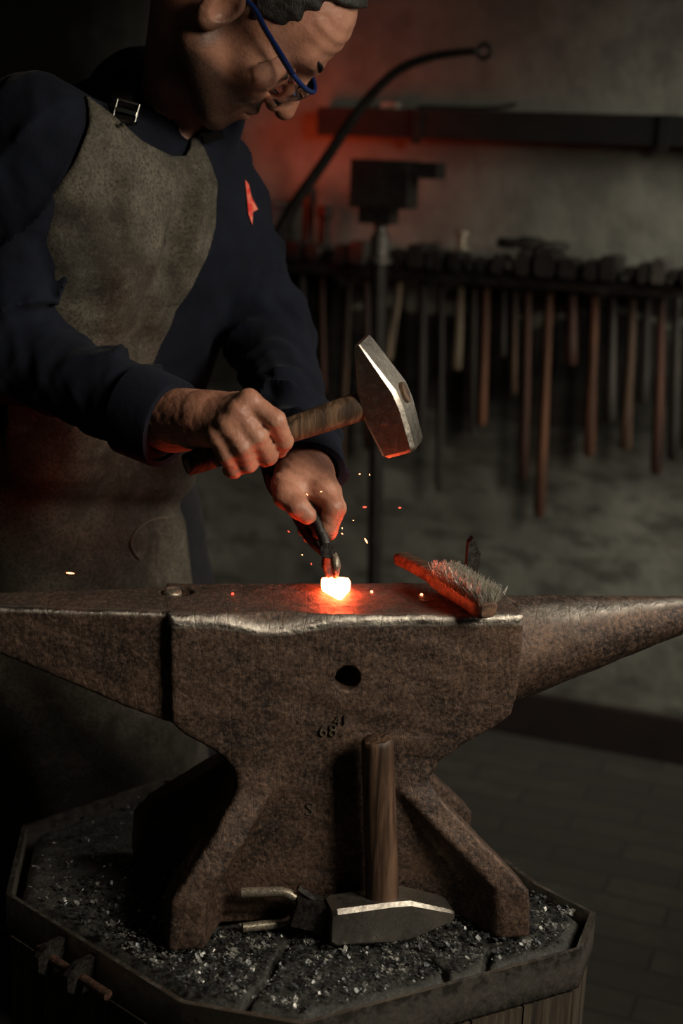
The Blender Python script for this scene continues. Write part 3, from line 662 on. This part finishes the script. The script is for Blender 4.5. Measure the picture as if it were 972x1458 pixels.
def f_stub(c):
    q = hloc(c); m = np.clip((q[:, 1]+.03)/.035, 0, 1)*(q[:, 1] < .2)*np.clip((-.020-.25*np.abs(q[:, 0])-q[:, 2])/.018, 0, 1)*np.clip((q[:, 2]+.125)/.03, 0, 1)*(np.abs(q[:, 0]) < .12)
    lip = np.exp(-(((q[:, 2]+.060)/.010)**2+(q[:, 0]/.024)**2))*(q[:, 1] > .085); side = np.exp(-((q[:, 1]-.0)/.014)**2)*np.clip((.04-q[:, 2])/.02, 0, 1)*(q[:, 2] > -.06)*.8
    return np.clip(np.maximum(m*1., side)-lip, 0, 1)
set_attr(person, 'stubble', f_stub)
# hair
def f_hair(p):
    q = hloc(p); f, u = q[:, 1], q[:, 2]
    d = ell(q, (0, -.016, .047), (.0795, .101, .090)); d = smin(d, ell(q, (0, .046, .066), (.0645, .055, .060)), .03)
    lim = np.where(u > .044, .040+2.2*np.maximum(u-.098, 0), np.maximum(.040-(.044-u)*1.0, .008)); low = np.where(f < -.01, -.045, -.020)
    cut = np.maximum((f-lim+.003*np.sin(q[:, 2]*300)+.006*np.cos(q[:, 0]*70))*.7, (low-u)*.8)
    qa = np.stack([np.abs(q[:, 0]), f, u], 1); d = np.maximum(d, -ell(qa, (.080, -.012, -.012), (.030, .028, .046)))
    return smax(d+.0014*wob(q, 330, 31), cut, .006)*HSC
for s in (-1, 1): EL = bmesh.new(); tube(EL, [hw_(s*.021, .0885, .0048), hw_(s*.032, .0885, .0035), hw_(s*.043, .0835, .0052)], .0011, 6); from_bm('eyelash', EL, MT['hair'], person)
hair = sdf_obj('hair', f_hair, HO-.2, HO+.2, .0026, MT['hair'], person)
# eyebrows
for s in (-1, 1):
    bm = bmesh.new(); tube(bm, smooth_path([hw_(s*.012, .1020, .037), hw_(s*.028, .097, .044), hw_(s*.046, .079, .043)], 4), [.0030]*8+[.002], 8, .6); autosmooth(from_bm('eyebrow', bm, MT['hair'], person), 3)
# glasses
gbm = bmesh.new()
bar = [hw_(x, f-.010, .019) for x, f in ((-.066, .092), (-.052, .110), (-.030, .122), (-.010, .127), (.010, .127), (.030, .122), (.052, .110), (.066, .092))]
tube(gbm, smooth_path(bar, 5), .0030, 8)
tube(gbm, smooth_path([hw_(-.012, .114, .012), hw_(-.011, .111, .004), hw_(-.014, .107, -.002)], 4), .0013, 8); tube(gbm, smooth_path([hw_(.012, .114, .012), hw_(.011, .111, .004), hw_(.014, .107, -.002)], 4), .0013, 8)
for s in (-1, 1): tube(gbm, smooth_path([hw_(s*.066, .082, .019), hw_(s*.073, .062, .021), hw_(s*.078, .030, .023), hw_(s*.080, -.005, .024), hw_(s*.080, -.034, .004)], 5), [.0050]*8+[.0044]*8+[.0035]*5, 8, .55)
glasses = autosmooth(from_bm('safety_glasses', gbm, MT['blue'], person), .9); glasses['label'] = 'blue safety glasses frame'
for s in (-1, 1):
    bm = bmesh.new(); rows = []
    for x, f, lo_ in ((.010, .127, -.004), (.018, .1255, -.014), (.030, .122, -.018), (.042, .1165, -.018), (.052, .110, -.016), (.060, .100, -.014), (.068, .085, -.012), (.073, .068, -.004)):
        rows.append([bm.verts.new(tuple(hw_(s*x, f-.010-.006*t*t, .0175*(1-t)+lo_*t))) for t in (0, .33, .66, 1)])
    for a, b in zip(rows, rows[1:]):
        for k in range(3): bm.faces.new((a[k], a[k+1], b[k+1], b[k]))
    o = from_bm('lens', bm, MT['lens'], glasses, True); sm = o.modifiers.new('s', 'SOLIDIFY'); sm.thickness = .0016
# shirt
def folds(p, a, b, n, amp, seed):
    ab = b-a; t = (p-a.astype(Jf))@(ab/np.linalg.norm(ab)).astype(Jf); x, y = frame(ab); th = np.arctan2((p-a.astype(Jf))@y.astype(Jf), (p-a.astype(Jf))@x.astype(Jf))
    ph = t/np.linalg.norm(ab)*n*2*math.pi+1.4*np.sin(th+seed)+.8*np.sin(2*th+seed*2)+1.2*wob(p, 14, seed)
    return amp*(1-np.abs(np.sin(ph*.5)))**1.5*(.5+.5*np.sin(th*1+seed*1.7+t*12))
ucuff = unit(RW_-RE); lcuff = unit(LW_-LE)
RC = RW_-ucuff*.006; LC = LW_+lcuff*.001
def f_sleeves(p):
    d1 = smin(cone(p, RS, RE, .066, .054), cone(p, RE, RC, .052, .043), .03)
    d1 = d1-folds(p, RE-unit(RE-RS)*.10, RC, 5, .013, 3)-.004*wob(p, 35, 4)
    d1 = np.maximum(d1, (p-RC.astype(Jf))@ucuff.astype(Jf))
    d2 = smin(cone(p, LS, LE, .060, .050), cone(p, LE, LC, .050, .041), .03)
    d2 = d2-folds(p, LS+np.array([0, 0, -.03]), LC, 8, .015, 5)-.004*wob(p, 35, 6)
    d2 = np.maximum(d2, (p-LC.astype(Jf))@lcuff.astype(Jf))
    return d1, d2
def f_torso(p):
    t = smin(cone(p, PL-SH*.075, CH-SH*.085, .120, .105), cone(p, PL+SH*.06, CH+SH*.075, .115, .100), .05)
    t = smin(t, cone(p, RS+np.array([.02, 0, -.01]), LS+np.array([-.01, 0, -.01]), .062, .058), .06)
    t = smin(t, ell(p, (CH+np.array([-.02, .06, .02])), (.17, .12, .16)), .05)
    t = smin(t, cone(p, CH+np.array([-.04, .10, .08]), NK1+np.array([-.06, .06, .02]), .11, .075), .05)
    return t
def f_shirt(p):
    t = f_torso(p)-.003*wob(p, 22, 7); d1, d2 = f_sleeves(p); d = smin(smin(t, d1, .02), d2, .02)
    nka = unit(NK0-NK1); nk = cone(p, NK1-np.array([.05, 0, .05]), NK1+nka*.022, .090, .073)
    d = smin(d, nk, .02); d = np.maximum(d, -cone(p, NK1+nka*.035, NK0+nka*.05, .062, .064)); vt = Yp(266, 196, .36); d = np.maximum(d, -cone(p, vt, vt+nka*.07+NR*.01, .006, .038))
    d = np.maximum(d, PL[2]-.02-p[:, 2])
    # cuff openings
    for a, b, r2 in ((RC-ucuff*.02, RW_+ucuff*.05, .034), (LC-lcuff*.02, LW_+lcuff*.05, .034)): d = np.maximum(d, -cone(p, a, b, r2, r2))
    return d
shirt = sdf_obj('work_shirt', f_shirt, (-.66, .0, .74), (.06, .75, 1.52), .0032, MT['shirt'], person); shirt['label'] = 'navy blue long-sleeved work shirt'
# cuffs
def cuff(C, u, r0, L, parent):
    x, y = frame(u); rings = []
    for t, rr in ((0, r0-.007), (0, r0), (-.004, r0+.0012), (-L, r0+.003), (-L-.002, r0+.001), (-L-.002, r0-.007)):
        rings.append([C+u*t+(x*math.cos(a)+y*math.sin(a))*(rr+.0015*math.sin(3*a+1)) for a in [2*math.pi*k/40 for k in range(40)]])
    bm = bmesh.new(); ring_loft(bm, rings, False)
    vs = list(bm.verts); 
    return autosmooth(from_bm('cuff', bm, MT['cuff'], parent), .8)
cuff(RC+ucuff*.004, ucuff, .049, .050, shirt); cuff(LC+lcuff*.004, lcuff, .0455, .045, shirt)
# collar
def collar_side(sgn):
    ax = unit(NK0-NK1); x = unit(NR-ax*(NR@ax)); y = np.cross(ax, x); rings = []
    pts = [np.radians(a) for a in np.linspace(52*sgn, 175*sgn, 14)]; bm = bmesh.new(); g2 = []
    for a in pts:
        f = max(0, math.cos(a)); row = []
        for k, (h, r3) in enumerate(((.0, .071), (.030, .070), (.034, .075), (.012, .083), (-.004-.016*f**2, .088+.004*f))):
            row.append(bm.verts.new(tuple(NK1+ax*(h+.016)+(x*math.cos(a)+y*math.sin(a))*r3)))
        g2.append(row)
    for r1, r2 in zip(g2, g2[1:]):
        for k in range(4): bm.faces.new((r1[k], r2[k], r2[k+1], r1[k+1]))
    o = from_bm('collar', bm, MT['shirt'], shirt, True); s = o.modifiers.new('s', 'SOLIDIFY'); s.thickness = .003; ss = o.modifiers.new('d', 'SUBSURF'); ss.levels = ss.render_levels = 1
for s in (-1, 1): collar_side(s)
# sleeve patch
pp = LS+np.array([0, 0, 0]); pa = Yp(356, 268, .43); 
# apron: sheet lying on the front of the torso, cut to its outline
def plane_sz(x, y, C): d = ray(x, y); P = CAM+d*(((C-CAM)@NR)/(d@NR)); return (P-C)@SH, P[2]
CF = CH+NR*.115
bib = [plane_sz(x, y, CF) for x, y in ((160, 134), (185, 160), (222, 200), (262, 222), (285, 222), (300, 196), (310, 196), (316, 260), (306, 330), (288, 410), (270, 480), (258, 560), (262, 640), (200, 700), (20, 700), (50, 560), (66, 480), (82, 380), (105, 290), (135, 200))]
FOLDS = [(plane_sz(292, 215, CF), plane_sz(232, 420, CF), -.011), (plane_sz(300, 230, CF), plane_sz(262, 440, CF), .010), (plane_sz(190, 200, CF), plane_sz(180, 480, CF), .006), (plane_sz(215, 380, CF), plane_sz(250, 540, CF), -.006)]
def f_apron_top(p):
    t = f_torso(p)-.003*wob(p, 22, 7)-.010-.006*np.clip(wob(p*np.array([1, 1, .35], Jf), 16, 9), -1, 1)
    s = (p-CF.astype(Jf))@SH.astype(Jf)
    for (x1, z1), (x2, z2), am in FOLDS:
        ww = np.clip((p[:, 2]-z2)/(z1-z2), 0, 1); t = t-am*np.exp(-((s-(x2+(x1-x2)*ww))/.016)**2)*np.maximum(np.sin(ww*math.pi), 0)**.5
    out = poly2(s, p[:, 2], bib); fr = (CH.astype(Jf)-p)@NR.astype(Jf)
    return smax(np.maximum(np.abs(t)-.0028, fr), out, .003)
A1 = Yp(165, 1200, .52)
A2 = Yp(60, 1200, .50)
def f_skirt(p):
    t = smin(cone(p, PL+SH*.045, A1, .105, .150), cone(p, PL-SH*.07, A2, .13, .13), .10)
    t = smin(t, f_torso(p)-.006, .04)
    t = t-.010*np.clip(wob(p*np.array([1, 1, .5], Jf), 11, 15), -1, 1)-.012*np.exp(-((p[:, 2]-PL[2]+.03+.3*(p[:, 0]-PL[0]))/.02)**2)*-1
    fr = (PL.astype(Jf)-p)@NR.astype(Jf)-.01; 
    return smax(smax(np.maximum(np.abs(t)-.003, fr), p[:, 2]-(PL[2]+.06), .004), (.36-p[:, 2]), .004)
def f_apron(p): return smin(f_apron_top(p), f_skirt(p), .012)
apron = sdf_obj('leather_apron', f_apron, (-.68, -.05, .34), (.06, .66, 1.42), .0028, MT['apron'], person); apron['label'] = 'worn grey-brown leather apron'
# apron strap with buckle
LASTT = [1.7]
def on_front(x, y, off=.012):
    d = ray(x, y); d = d/np.linalg.norm(d); t = 1.2; best = (9, 0)
    for _ in range(140):
        q = (CAM+d*t).astype(Jf)[None]; v = float(f_shirt(q)[0])-off
        if v < best[0]: best = (v, t)
        if v <= .0005: LASTT[0] = t; return CAM+d*t
        t += min(max(v*.7, .0008), .05)
        if t > 2.4: break
    return CAM+d*(best[1] if best[0] < .03 else LASTT[0])
def strap(pts, nm, wd=.012, mat=None, parent=None, off=.012):
    P = smooth_path([on_front(x, y, off) if not isinstance(x, np.ndarray) else x for x, y in pts], 5); bm = bmesh.new(); rings = []
    for i, q in enumerate(P):
        d = unit(P[min(i+1, len(P)-1)]-P[max(i-1, 0)]); vw = unit(q-CAM); sd = unit(np.cross(d, vw)); nn = np.cross(sd, d)
        rings.append([q+sd*a*wd+nn*b*.0018 for a, b in ((-1, -1), (1, -1), (1, 1), (-1, 1))])
    ring_loft(bm, rings); return from_bm(nm, bm, mat or MT['core'], parent or apron)
strap([(180, 178), (176, 150), (172, 125), (169, 100)], 'apron_strap'); strap([(306, 200), (300, 185), (290, 178)], 'apron_strap')
bp = on_front(180, 160, .016); bm = bmesh.new(); vx = unit(RT*.93-UP*.25); vy = unit(UP*.93+RT*.25)
sc_ = .0105; cs = [(-1.2, 1.1), (1.2, 1.1), (1.2, -1.0), (-1.2, -1.0)]
for (a, b), (c, d) in zip(cs, cs[1:]+cs[:1]): tube(bm, [bp+vx*a*sc_+vy*b*sc_-FW*.003, bp+vx*c*sc_+vy*d*sc_-FW*.003], .0014, 8)
box(bm, bp-vy*sc_*0+vx*0-FW*.0035, .012, .0022, .0012, vx, vy, FW); o = from_bm('buckle', bm, MT['buckle'], apron)
bm = bmesh.new(); q = on_front(173, 178, .017)-FW*.002; tube(bm, [q+FW*.003, q-FW*.001], [.0034, .0024], 12); from_bm('rivet', bm, MT['buckle'], apron)
bm = bmesh.new(); _fs = f_shirt
f_shirt = f_apron
sc = smooth_path([on_front(x, y, .0008) for x, y in ((240, 737), (218, 739), (197, 752), (186, 772), (190, 786), (199, 797))], 5)
f_shirt = _fs
tube(bm, sc, [.0008]+[.0021]*(len(sc)-2)+[.0008], 8, .5); m = M('pale_scuff'); m.color((.20, .175, .13)); m.set('Roughness', .9); o = from_bm('leather_scuff', bm, m.m, apron, True); o['label'] = 'pale curved scuff on the apron skirt'
# red sleeve badge on his left upper arm
bm = bmesh.new(); pts = [(352, 256), (357, 262), (361, 280), (370, 298), (363, 302), (362, 320), (357, 306), (355, 285)]
def on_shirt(x, y): return on_front(x, y, .0015)
bm = bmesh.new(); top = [on_shirt(x-3, y)-FW*.0008 for x, y in pts]; 
ring_loft(bm, [[q+FW*.0018 for q in top], top]); o = from_bm('sleeve_badge', bm, MT['patch'], shirt); o['label'] = 'red badge on the upper sleeve'
# trousers and boots
def f_trouser(p):
    d = None
    for h, k, a in ((HR, KR, AR), (HL2, KL, AL)):
        e = smin(cone(p, h, k, .095, .075), cone(p, k, a, .075, .06), .03); d = e if d is None else smin(d, e, .03)
    d = smin(d, cone(p, HR+np.array([0, 0, .03]), HL2+np.array([0, 0, .03]), .11, .11), .03)-.004*wob(p, 20, 17)
    return np.maximum(np.maximum(d, p[:, 2]-PL[2]-.02), .085-p[:, 2])
sdf_obj('trousers', f_trouser, (-.66, .15, .05), (.05, .78, .95), .007, MT['trouser'], person)
for a in (AR, AL):
    fd = unit(NR)
    def f_boot(p, a=a):
        g = a+np.array([0, 0, .0]); d = cone(p, g+np.array([0, 0, .03]), g+np.array([0, 0, -.03]), .045, .045)
        d = smin(d, cone(p, g+np.array([0, 0, -.045])-fd*.03, g+fd*.16+np.array([0, 0, -.045]), .045, .042), .03); return np.maximum(d, .0015-p[:, 2])
    sdf_obj('boot', f_boot, a-np.array([.26, .26, .12]), a+np.array([.26, .26, .12]), .006, MT['boot'], person)

# ================================================================== tool rack on the back wall
rack = empty('tool_rack', wallpt(700, 400, .05)); tag(rack, 'long iron tool rail fixed along the back wall, holding hanging hammers', 'rack')
RZ = 1.035
def rk(t, off, z): return WA+WD*t+WN*off+np.array([0, 0, z])
def tof(x, y, off): P = wallpt(x, y, off); return (P-WA)@WD, P[2]
for off in (.045, .115):
    bm = bmesh.new(); box(bm, rk(.05, off, RZ), 1.15, .004, .012, WD, WN); from_bm('rail', bm, MT['dark_iron'], rack, bevel=.001)
for t in (-1.05, -.45, .12, .62, 1.1):
    bm = bmesh.new(); box(bm, rk(t, .06, RZ-.004), .008, .06, .008, WD, WN); box(bm, rk(t, .006, RZ-.05), .012, .006, .06, WD, WN); from_bm('bracket', bm, MT['dark_iron'], rack, bevel=.001)
# x top, x bottom, y bottom, half-width px, material, head kind
tools = [(457, 460, 560, 5, 4, 'ball'), (497, 484, 672, 7, 0, 'cross'), (520, 524, 640, 8, 4, 'sledge'), (574, 552, 512, 7, 1, 'ball'), (602, 598, 640, 8, 3, 'sledge'), (628, 625, 700, 6, 3, 'cross'),
         (657, 650, 526, 7, 1, 'cross'), (675, 672, 620, 5, 3, 'ball'), (693, 685, 606, 7, 2, 'ball'), (717, 715, 508, 5, 3, 'cross'), (733, 731, 560, 5, 0, 'ball'), (752, 745, 684, 7, 4, 'sledge'), (783, 767, 736, 8, 2, 'sledge'),
         (815, 812, 520, 9, 4, 'cross'), (848, 838, 650, 8, 2, 'cross'), (872, 868, 600, 8, 3, 'sledge'), (902, 890, 640, 8, 0, 'ball'), (922, 915, 575, 8, 3, 'cross'), (943, 934, 676, 8, 4, 'sledge'), (964, 958, 655, 8, 3, 'ball'), (985, 978, 640, 8, 0, 'cross'), (430, 428, 520, 6, 3, 'cross')]
tools.sort()
cname = ['brown', 'pale', 'orange-brown', 'blackened', 'reddish-brown']; kname = {'ball': 'ball-peen hammer', 'cross': 'cross-peen hammer', 'sledge': 'square-faced hammer'}
xs_ = [tof(t[0], 392, .08)[0] for t in tools]
ordn = ['leftmost', 'second', 'third', 'fourth', 'fifth', 'sixth', 'seventh', 'eighth', 'ninth', 'tenth', 'eleventh', 'twelfth', 'thirteenth', 'fourteenth', 'fifteenth', 'sixteenth', 'seventeenth', 'eighteenth', 'nineteenth', 'twentieth', 'twenty-first', 'twenty-second']
for i, (xt, xb, yb_, hw2, mi, kd) in enumerate(tools):
    off = .080; t0, z0 = tof(xt, 392, off); t1, z1 = tof(xb, yb_, off); top = rk(t0, off, RZ+.03); bot = rk(t1, off, z1); r0 = hw2/FPX*3.1*.92
    h = empty('hanging_hammer', top)
    tag(h, '%s with a %s handle, %s tool from the left hanging on the wall rail' % (kname[kd], cname[mi], ordn[i]), 'hammer', 'hammers hanging on the wall rail')
    bm = bmesh.new(); d = bot-top; tube(bm, [top+d*q for q in (0, .2, .5, .8, .97, 1)], [r0*.8, r0*.85, r0*.9, r0*1.1, r0*1.15, r0*.8], 12, .8, WD); autosmooth(from_bm('handle', bm, MT['rack%d' % mi], h), .9)
    gap = min([abs(t0-q) for q in xs_ if abs(t0-q) > .002]); wm = min(1.0, gap*.47/.026); bm = bmesh.new(); a = .026 if kd == 'sledge' else .021; cc = rk(t0, off, RZ+.0125+a)
    if kd == 'ball':
        tube(bm, [cc+WN*q for q in (.058, .055, .03, .02, -.012, -.022, -.034, -.044, -.050)], [q*min(1, wm*1.2) for q in (.017, .020, .020, .015, .016, .011, .017, .015, .006)], 14)
    else:
        tip = .004 if kd == 'cross' else a*.95
        hammer_head(bm, cc, -WN, (0, 0, 1), WD, [(-.062, a*.9, a*.9*wm, a*.2), (-.055, a, a*wm, a*.2), (.01, a, a*wm, a*.2), (.056, tip, a*.9*wm, tip*.3), (.062, tip*.7, a*.8*wm, tip*.2)])
    autosmooth(from_bm('hammer_head', bm, MT['dark_iron' if i % 8 != 3 else 'hammer_steel'], h, bevel=.0), .6)
# small steel things standing on the rail
def lathe(bm, base, prof, n=20, ax=(0, 0, 1)):
    x, y = frame(ax); ax = unit(ax); ring_loft(bm, [[base+ax*z+(x*math.cos(a)+y*math.sin(a))*r_ for a in [2*math.pi*k/n for k in range(n)]] for r_, z in prof])
t0, z0 = tof(657, 378, .08); b0 = rk(t0, .08, RZ+.056)
st = empty('steel_stub', b0); tag(st, 'short bright steel cylinder with a flange standing on a hammer head on the rail', 'tool')
bm = bmesh.new(); lathe(bm, rk(t0+.0, .09, RZ+.056), [(.019, 0), (.019, .004), (.010, .005), (.010, .030), (.016, .031), (.016, .038)]); autosmooth(from_bm('stub_body', bm, MT['bar'], st), .6)
# long leg vise at the left
vt, vz = tof(540, 380, .22); vise = empty('leg_vise', rk(vt, .22, 0)); tag(vise, 'tall iron post vise with a dark block head, behind the raised hammer', 'vise')
bm = bmesh.new(); pa, pb = wallpt(540, 370, .22), wallpt(536, 900, .22); pb[2] = 0
tube(bm, [pb, pa+(pb-pa)*.4, pa+(pb-pa)*.1, pa], [.014, .016, .017, .017], 12); from_bm('vise_leg', bm, MT['dark_iron'], vise)
bm = bmesh.new(); c = wallpt(547, 262, .22); box(bm, c, .062, .035, .048, WD, WN); box(bm, c+WD*.045+np.array([0, 0, .03]), .075, .03, .016, WD, WN)
box(bm, c+WD*-.01+np.array([0, 0, -.06]), .035, .025, .02, WD, WN); from_bm('jaw_block', bm, MT['dark_iron'], vise, bevel=.006)
bm = bmesh.new(); q = wallpt(540, 368, .22); lathe(bm, q, [(.026, -.01), (.026, 0), (.020, .004), (.020, .048), (.014, .052), (.014, .09)]); autosmooth(from_bm('screw_collar', bm, MT['hammer_steel'], vise), .6)
# curved rod with ring
rod = empty('ring_ended_rod', wallpt(500, 180, .10)); tag(rod, 'curved black iron rod ending in a small ring, arching up beside the man\'s head', 'rod')
P = smooth_path([wallpt(x, y, .36) for x, y in ((392, 340), (420, 290), (460, 232), (500, 172), (535, 128), (570, 98), (610, 82), (650, 75), (680, 73))], 5)
bm = bmesh.new(); tube(bm, P, list(np.linspace(.013, .0068, len(P))), 12); from_bm('rod_shaft', bm, MT['dark_iron'], rod, True)
bm = bmesh.new(); c = wallpt(689, 73, .36); tube(bm, [c+(WD*math.cos(a)+np.array([0, 0, 1])*math.sin(a))*.0125 for a in [2*math.pi*k/24 for k in range(25)]], .0042, 10); from_bm('end_ring', bm, MT['dark_iron'], rod, True)
# wooden beam with straps, pale slip and thin curved strip on top
beam = empty('wooden_beam', rk(0, .03, 1.33)); tag(beam, 'dark wooden rail fixed along the wall above the tool rack', 'beam')
t0, z0 = tof(452, 152, .055); t1, z1 = tof(452, 192, .055)
bm = bmesh.new(); L = 2.0; box(bm, rk(t0+L/2, .028, (z0+z1)/2), L/2, .027, (z0-z1)/2, WD, WN); from_bm('beam_board', bm, MT['beam'], beam, bevel=.003)
for x in (592, 945):
    tt, zz_ = tof(x, 185, .06); bm = bmesh.new(); box(bm, rk(tt, .0575, (z0+z1)/2-.006), .010, .003, .036, WD, WN); from_bm('strap_bracket', bm, MT['beam'], beam, bevel=.001)
slip = empty('pale_wood_slip', rk(0, .03, z0)); tt, _ = tof(552, 150, .05)
slip.location = rk(tt, .03, z0); tag(slip, 'short pale wooden slip lying on the left end of the wall beam', 'wood piece')
bm = bmesh.new(); box(bm, rk(tt, .035, z0+.0065), .018, .012, .006, WD, WN); from_bm('slip_piece', bm, MT['plain_pale'], slip, bevel=.001)
tt, _ = tof(655, 158, .05); lath = empty('thin_wood_lath', rk(tt, .03, z0)); tag(lath, 'thin dark lath with an upturned end lying on the wall beam', 'wood piece')
bm = bmesh.new(); P = smooth_path([rk(tt+a, .03, z0+.006+b) for a, b in ((-.10, 0), (-.02, 0), (.06, .001), (.115, .009))], 4); tube(bm, P, .011, 8, .35, WD*0+WN); from_bm('lath_strip', bm, MT['beam'], lath)
# dark jar shape and a pair of upright tools at the left end, beside the man's shoulder
tt, zz_ = tof(376, 300, .1); jar = empty('iron_bucket', rk(tt, .10, RZ+.012)); tag(jar, 'dark iron pot standing on the wall rail just behind the man\'s left shoulder', 'pot')
bm = bmesh.new(); lathe(bm, rk(tt, .08, RZ+.012), [(.045, 0), (.055, .01), (.058, .11), (.064, .115), (.062, .125), (.052, .120), (.05, .015)]); autosmooth(from_bm('pot_body', bm, MT['dark_iron'], jar), .6)
for k3, (x, y) in enumerate(((440, 275), (462, 300))):
    tt, zz_ = tof(x, y, .08); b = rk(tt, .08, RZ+.012); pu = empty('standing_punch', b); tag(pu, ('taller' if k3 == 0 else 'shorter')+' iron punch standing upright on the wall rail, left of the post tool', 'punch', 'punches standing on the rail')
    bm = bmesh.new(); lathe(bm, b, [(.010, 0), (.013, .03), (.013, (zz_-RZ)*.75), (.018, (zz_-RZ)*.8), (.017, zz_-RZ)], 12); autosmooth(from_bm('punch_shaft', bm, MT['dark_iron'], pu), .6)
# low pile of swages
for k3, (x, wd_) in enumerate(((724, .017), (755, .021), (788, .015))):
    tt, _ = tof(x, 360, .08); zb = RZ+.0650; b = rk(tt, .08, zb); sw = empty('iron_swage', b); tag(sw, 'dark iron block lying atop the hammer heads on the rail, %s of three' % ('left', 'middle', 'right')[k3], 'iron block', 'iron blocks on the rail')
    ct = rk(tt, .08, zb+wd_*.6); bm = bmesh.new(); hammer_head(bm, ct, unit(WD+WN*(.3-.25*k3)), (0, 0, 1), WN, [(-.026, wd_*.45, .018, .003), (-.020, wd_*.6, .024, .004), (.012, wd_*.6, .024, .004), (.028, wd_*.3, .015, .002)]); autosmooth(from_bm('block_body', bm, MT['dark_iron'], sw), .6)

# ================================================================== scale flakes, sparks
def inpoly(x, y, P): return poly2(np.array([x]), np.array([y]), P)[0]
bm = bmesh.new(); cnt = 0
foot = [(-.16, -.05), (.21, -.05), (.21, .2), (-.21, .2)]
while cnt < 7500:
    x = random.uniform(-.37, .30); y = random.uniform(-.19, .37)
    if inpoly(x, y, SPi) > -.008: continue
    P = np.array([x, y, 0]); u, v = P@AU, P@AV
    if -.165 < u < .21 and .0 < v < .19: continue
    if abs(u) < .23 and v < .06 and random.random() < .0: continue
    dens = math.exp(-((v+.05)/.10)**2)+.10
    if random.random() > dens: continue
    s = random.choice([.0006, .0008, .0011, .0014, .0020, .0028])*random.uniform(.7, 1.3); a0 = random.uniform(0, 6.28)
    if any(np.linalg.norm((P[:2]-A_c[:2])-(B_c-A_c)[:2]*np.clip((P[:2]-A_c[:2])@(B_c-A_c)[:2]/((B_c-A_c)[:2]@(B_c-A_c)[:2]), 0, 1)) < .0048 for c_ in ck for A_c, B_c in zip(c_, c_[1:])): continue
    tl = [random.gauss(0, .35), random.gauss(0, .35)]
    z = ZS+.0005+random.uniform(0, .003); k = random.choice([3, 4, 5]); vs = []
    for dz in (0, s*.28):
        vs.append([bm.verts.new((x+s*math.cos(a0+6.28*i/k)*random.uniform(.6, 1.2), y+s*math.sin(a0+6.28*i/k)*.9, z+dz+s*(tl[0]*math.cos(a0+6.28*i/k)+tl[1]*math.sin(a0+6.28*i/k)))) for i in range(k)])
    bm.faces.new(vs[0][::-1]); bm.faces.new(vs[1])
    for i in range(k): bm.faces.new((vs[0][i], vs[0][(i+1) % k], vs[1][(i+1) % k], vs[1][i]))
    cnt += 1
o = from_bm('scale_flakes', bm, MT['scale']); tag(o, 'grey flakes of iron scale and grit scattered over the stump top', 'scale', kind='stuff')
sp = [(519, 722, .09, 3, 0, 1), (521, 770, .08, 4.5, 60, 0), (569, 723, .10, 2.2, 0, 1), (100, 816, .02, 6, 5, 0), (487, 760, .05, 1.5, 30, 0), (437, 704, .07, 1.8, 45, 0), (443, 803, .06, 1.6, 70, 1), (457, 700, .08, 1.5, 0, 0),
      (411, 757, .09, 2, 40, 1), (512, 675, .09, 1.2, 0, 0), (526, 676, .09, 1.2, 80, 0), (487, 752, .06, 1.2, 80, 0), (503, 741, .08, 1, 0, 0), (430, 790, .05, 1, 20, 0)]
for i, (x, y, Y, L, a, red) in enumerate(sp):
    c = W(x, y, Y); u = unit(RT*math.cos(math.radians(a))-UP*math.sin(math.radians(a))); l = L/1400; bm = bmesh.new()
    tube(bm, [c-u*l, c-u*l*.3, c+u*l*.4, c+u*l], [q*(1 if L > 2 else .62) for q in (.0003, .0009, .0008, .0002)], 8); o = from_bm('spark', bm, MT['spark_red' if red else 'spark'], None, True)
    big = L > 2.5
    lab = ['bright red spark in the air below the hammer head, right of the left hand', 'slanting white-orange spark falling right of the tongs', 'faint red spark in the air right of the hammer head, level with the left hand', 'short orange spark streak over the left end of the anvil, before the apron',
           'tiny spark right of the tongs, lower of two close together', 'tiny spark against the back of the left hand, near the thumb', 'tiny red spark low beside the left tong jaw', 'tiny spark against the left hand near the knuckles', 'tiny red spark left of the dark fingers holding the tongs',
           'tiny pale spark under the hammer head, left of a close pair', 'tiny pale spark under the hammer head, right of a close pair', 'tiny spark right of the tongs, upper of two close together', 'tiny spark just right of the left hand', 'tiny pale spark left of the tong jaws, above the anvil face'][i]
    tag(o, lab, 'spark', 'sparks in the air')
for i, (x, y) in enumerate(((529, 842), (600, 846), (331, 845))):
    c = atz(x, y, ZF+.0012); bm = bmesh.new(); ring_loft(bm, [[c+np.array([.0016*s*math.cos(t), .0026*s*math.sin(t), z]) for t in (0, 1, 2.2, 3.1, 4.2, 5.2)] for s, z in ((1, -.0008), (.8, .0005))])
    o = from_bm('ember', bm, MT['spark' if i < 2 else 'spark_red']); tag(o, ('glowing ember on the anvil face just right of the hot iron', 'glowing ember on the anvil face beside the wire brush handle', 'dim red ember on the anvil face near the plugged hole')[i], 'ember', 'embers on the anvil face')
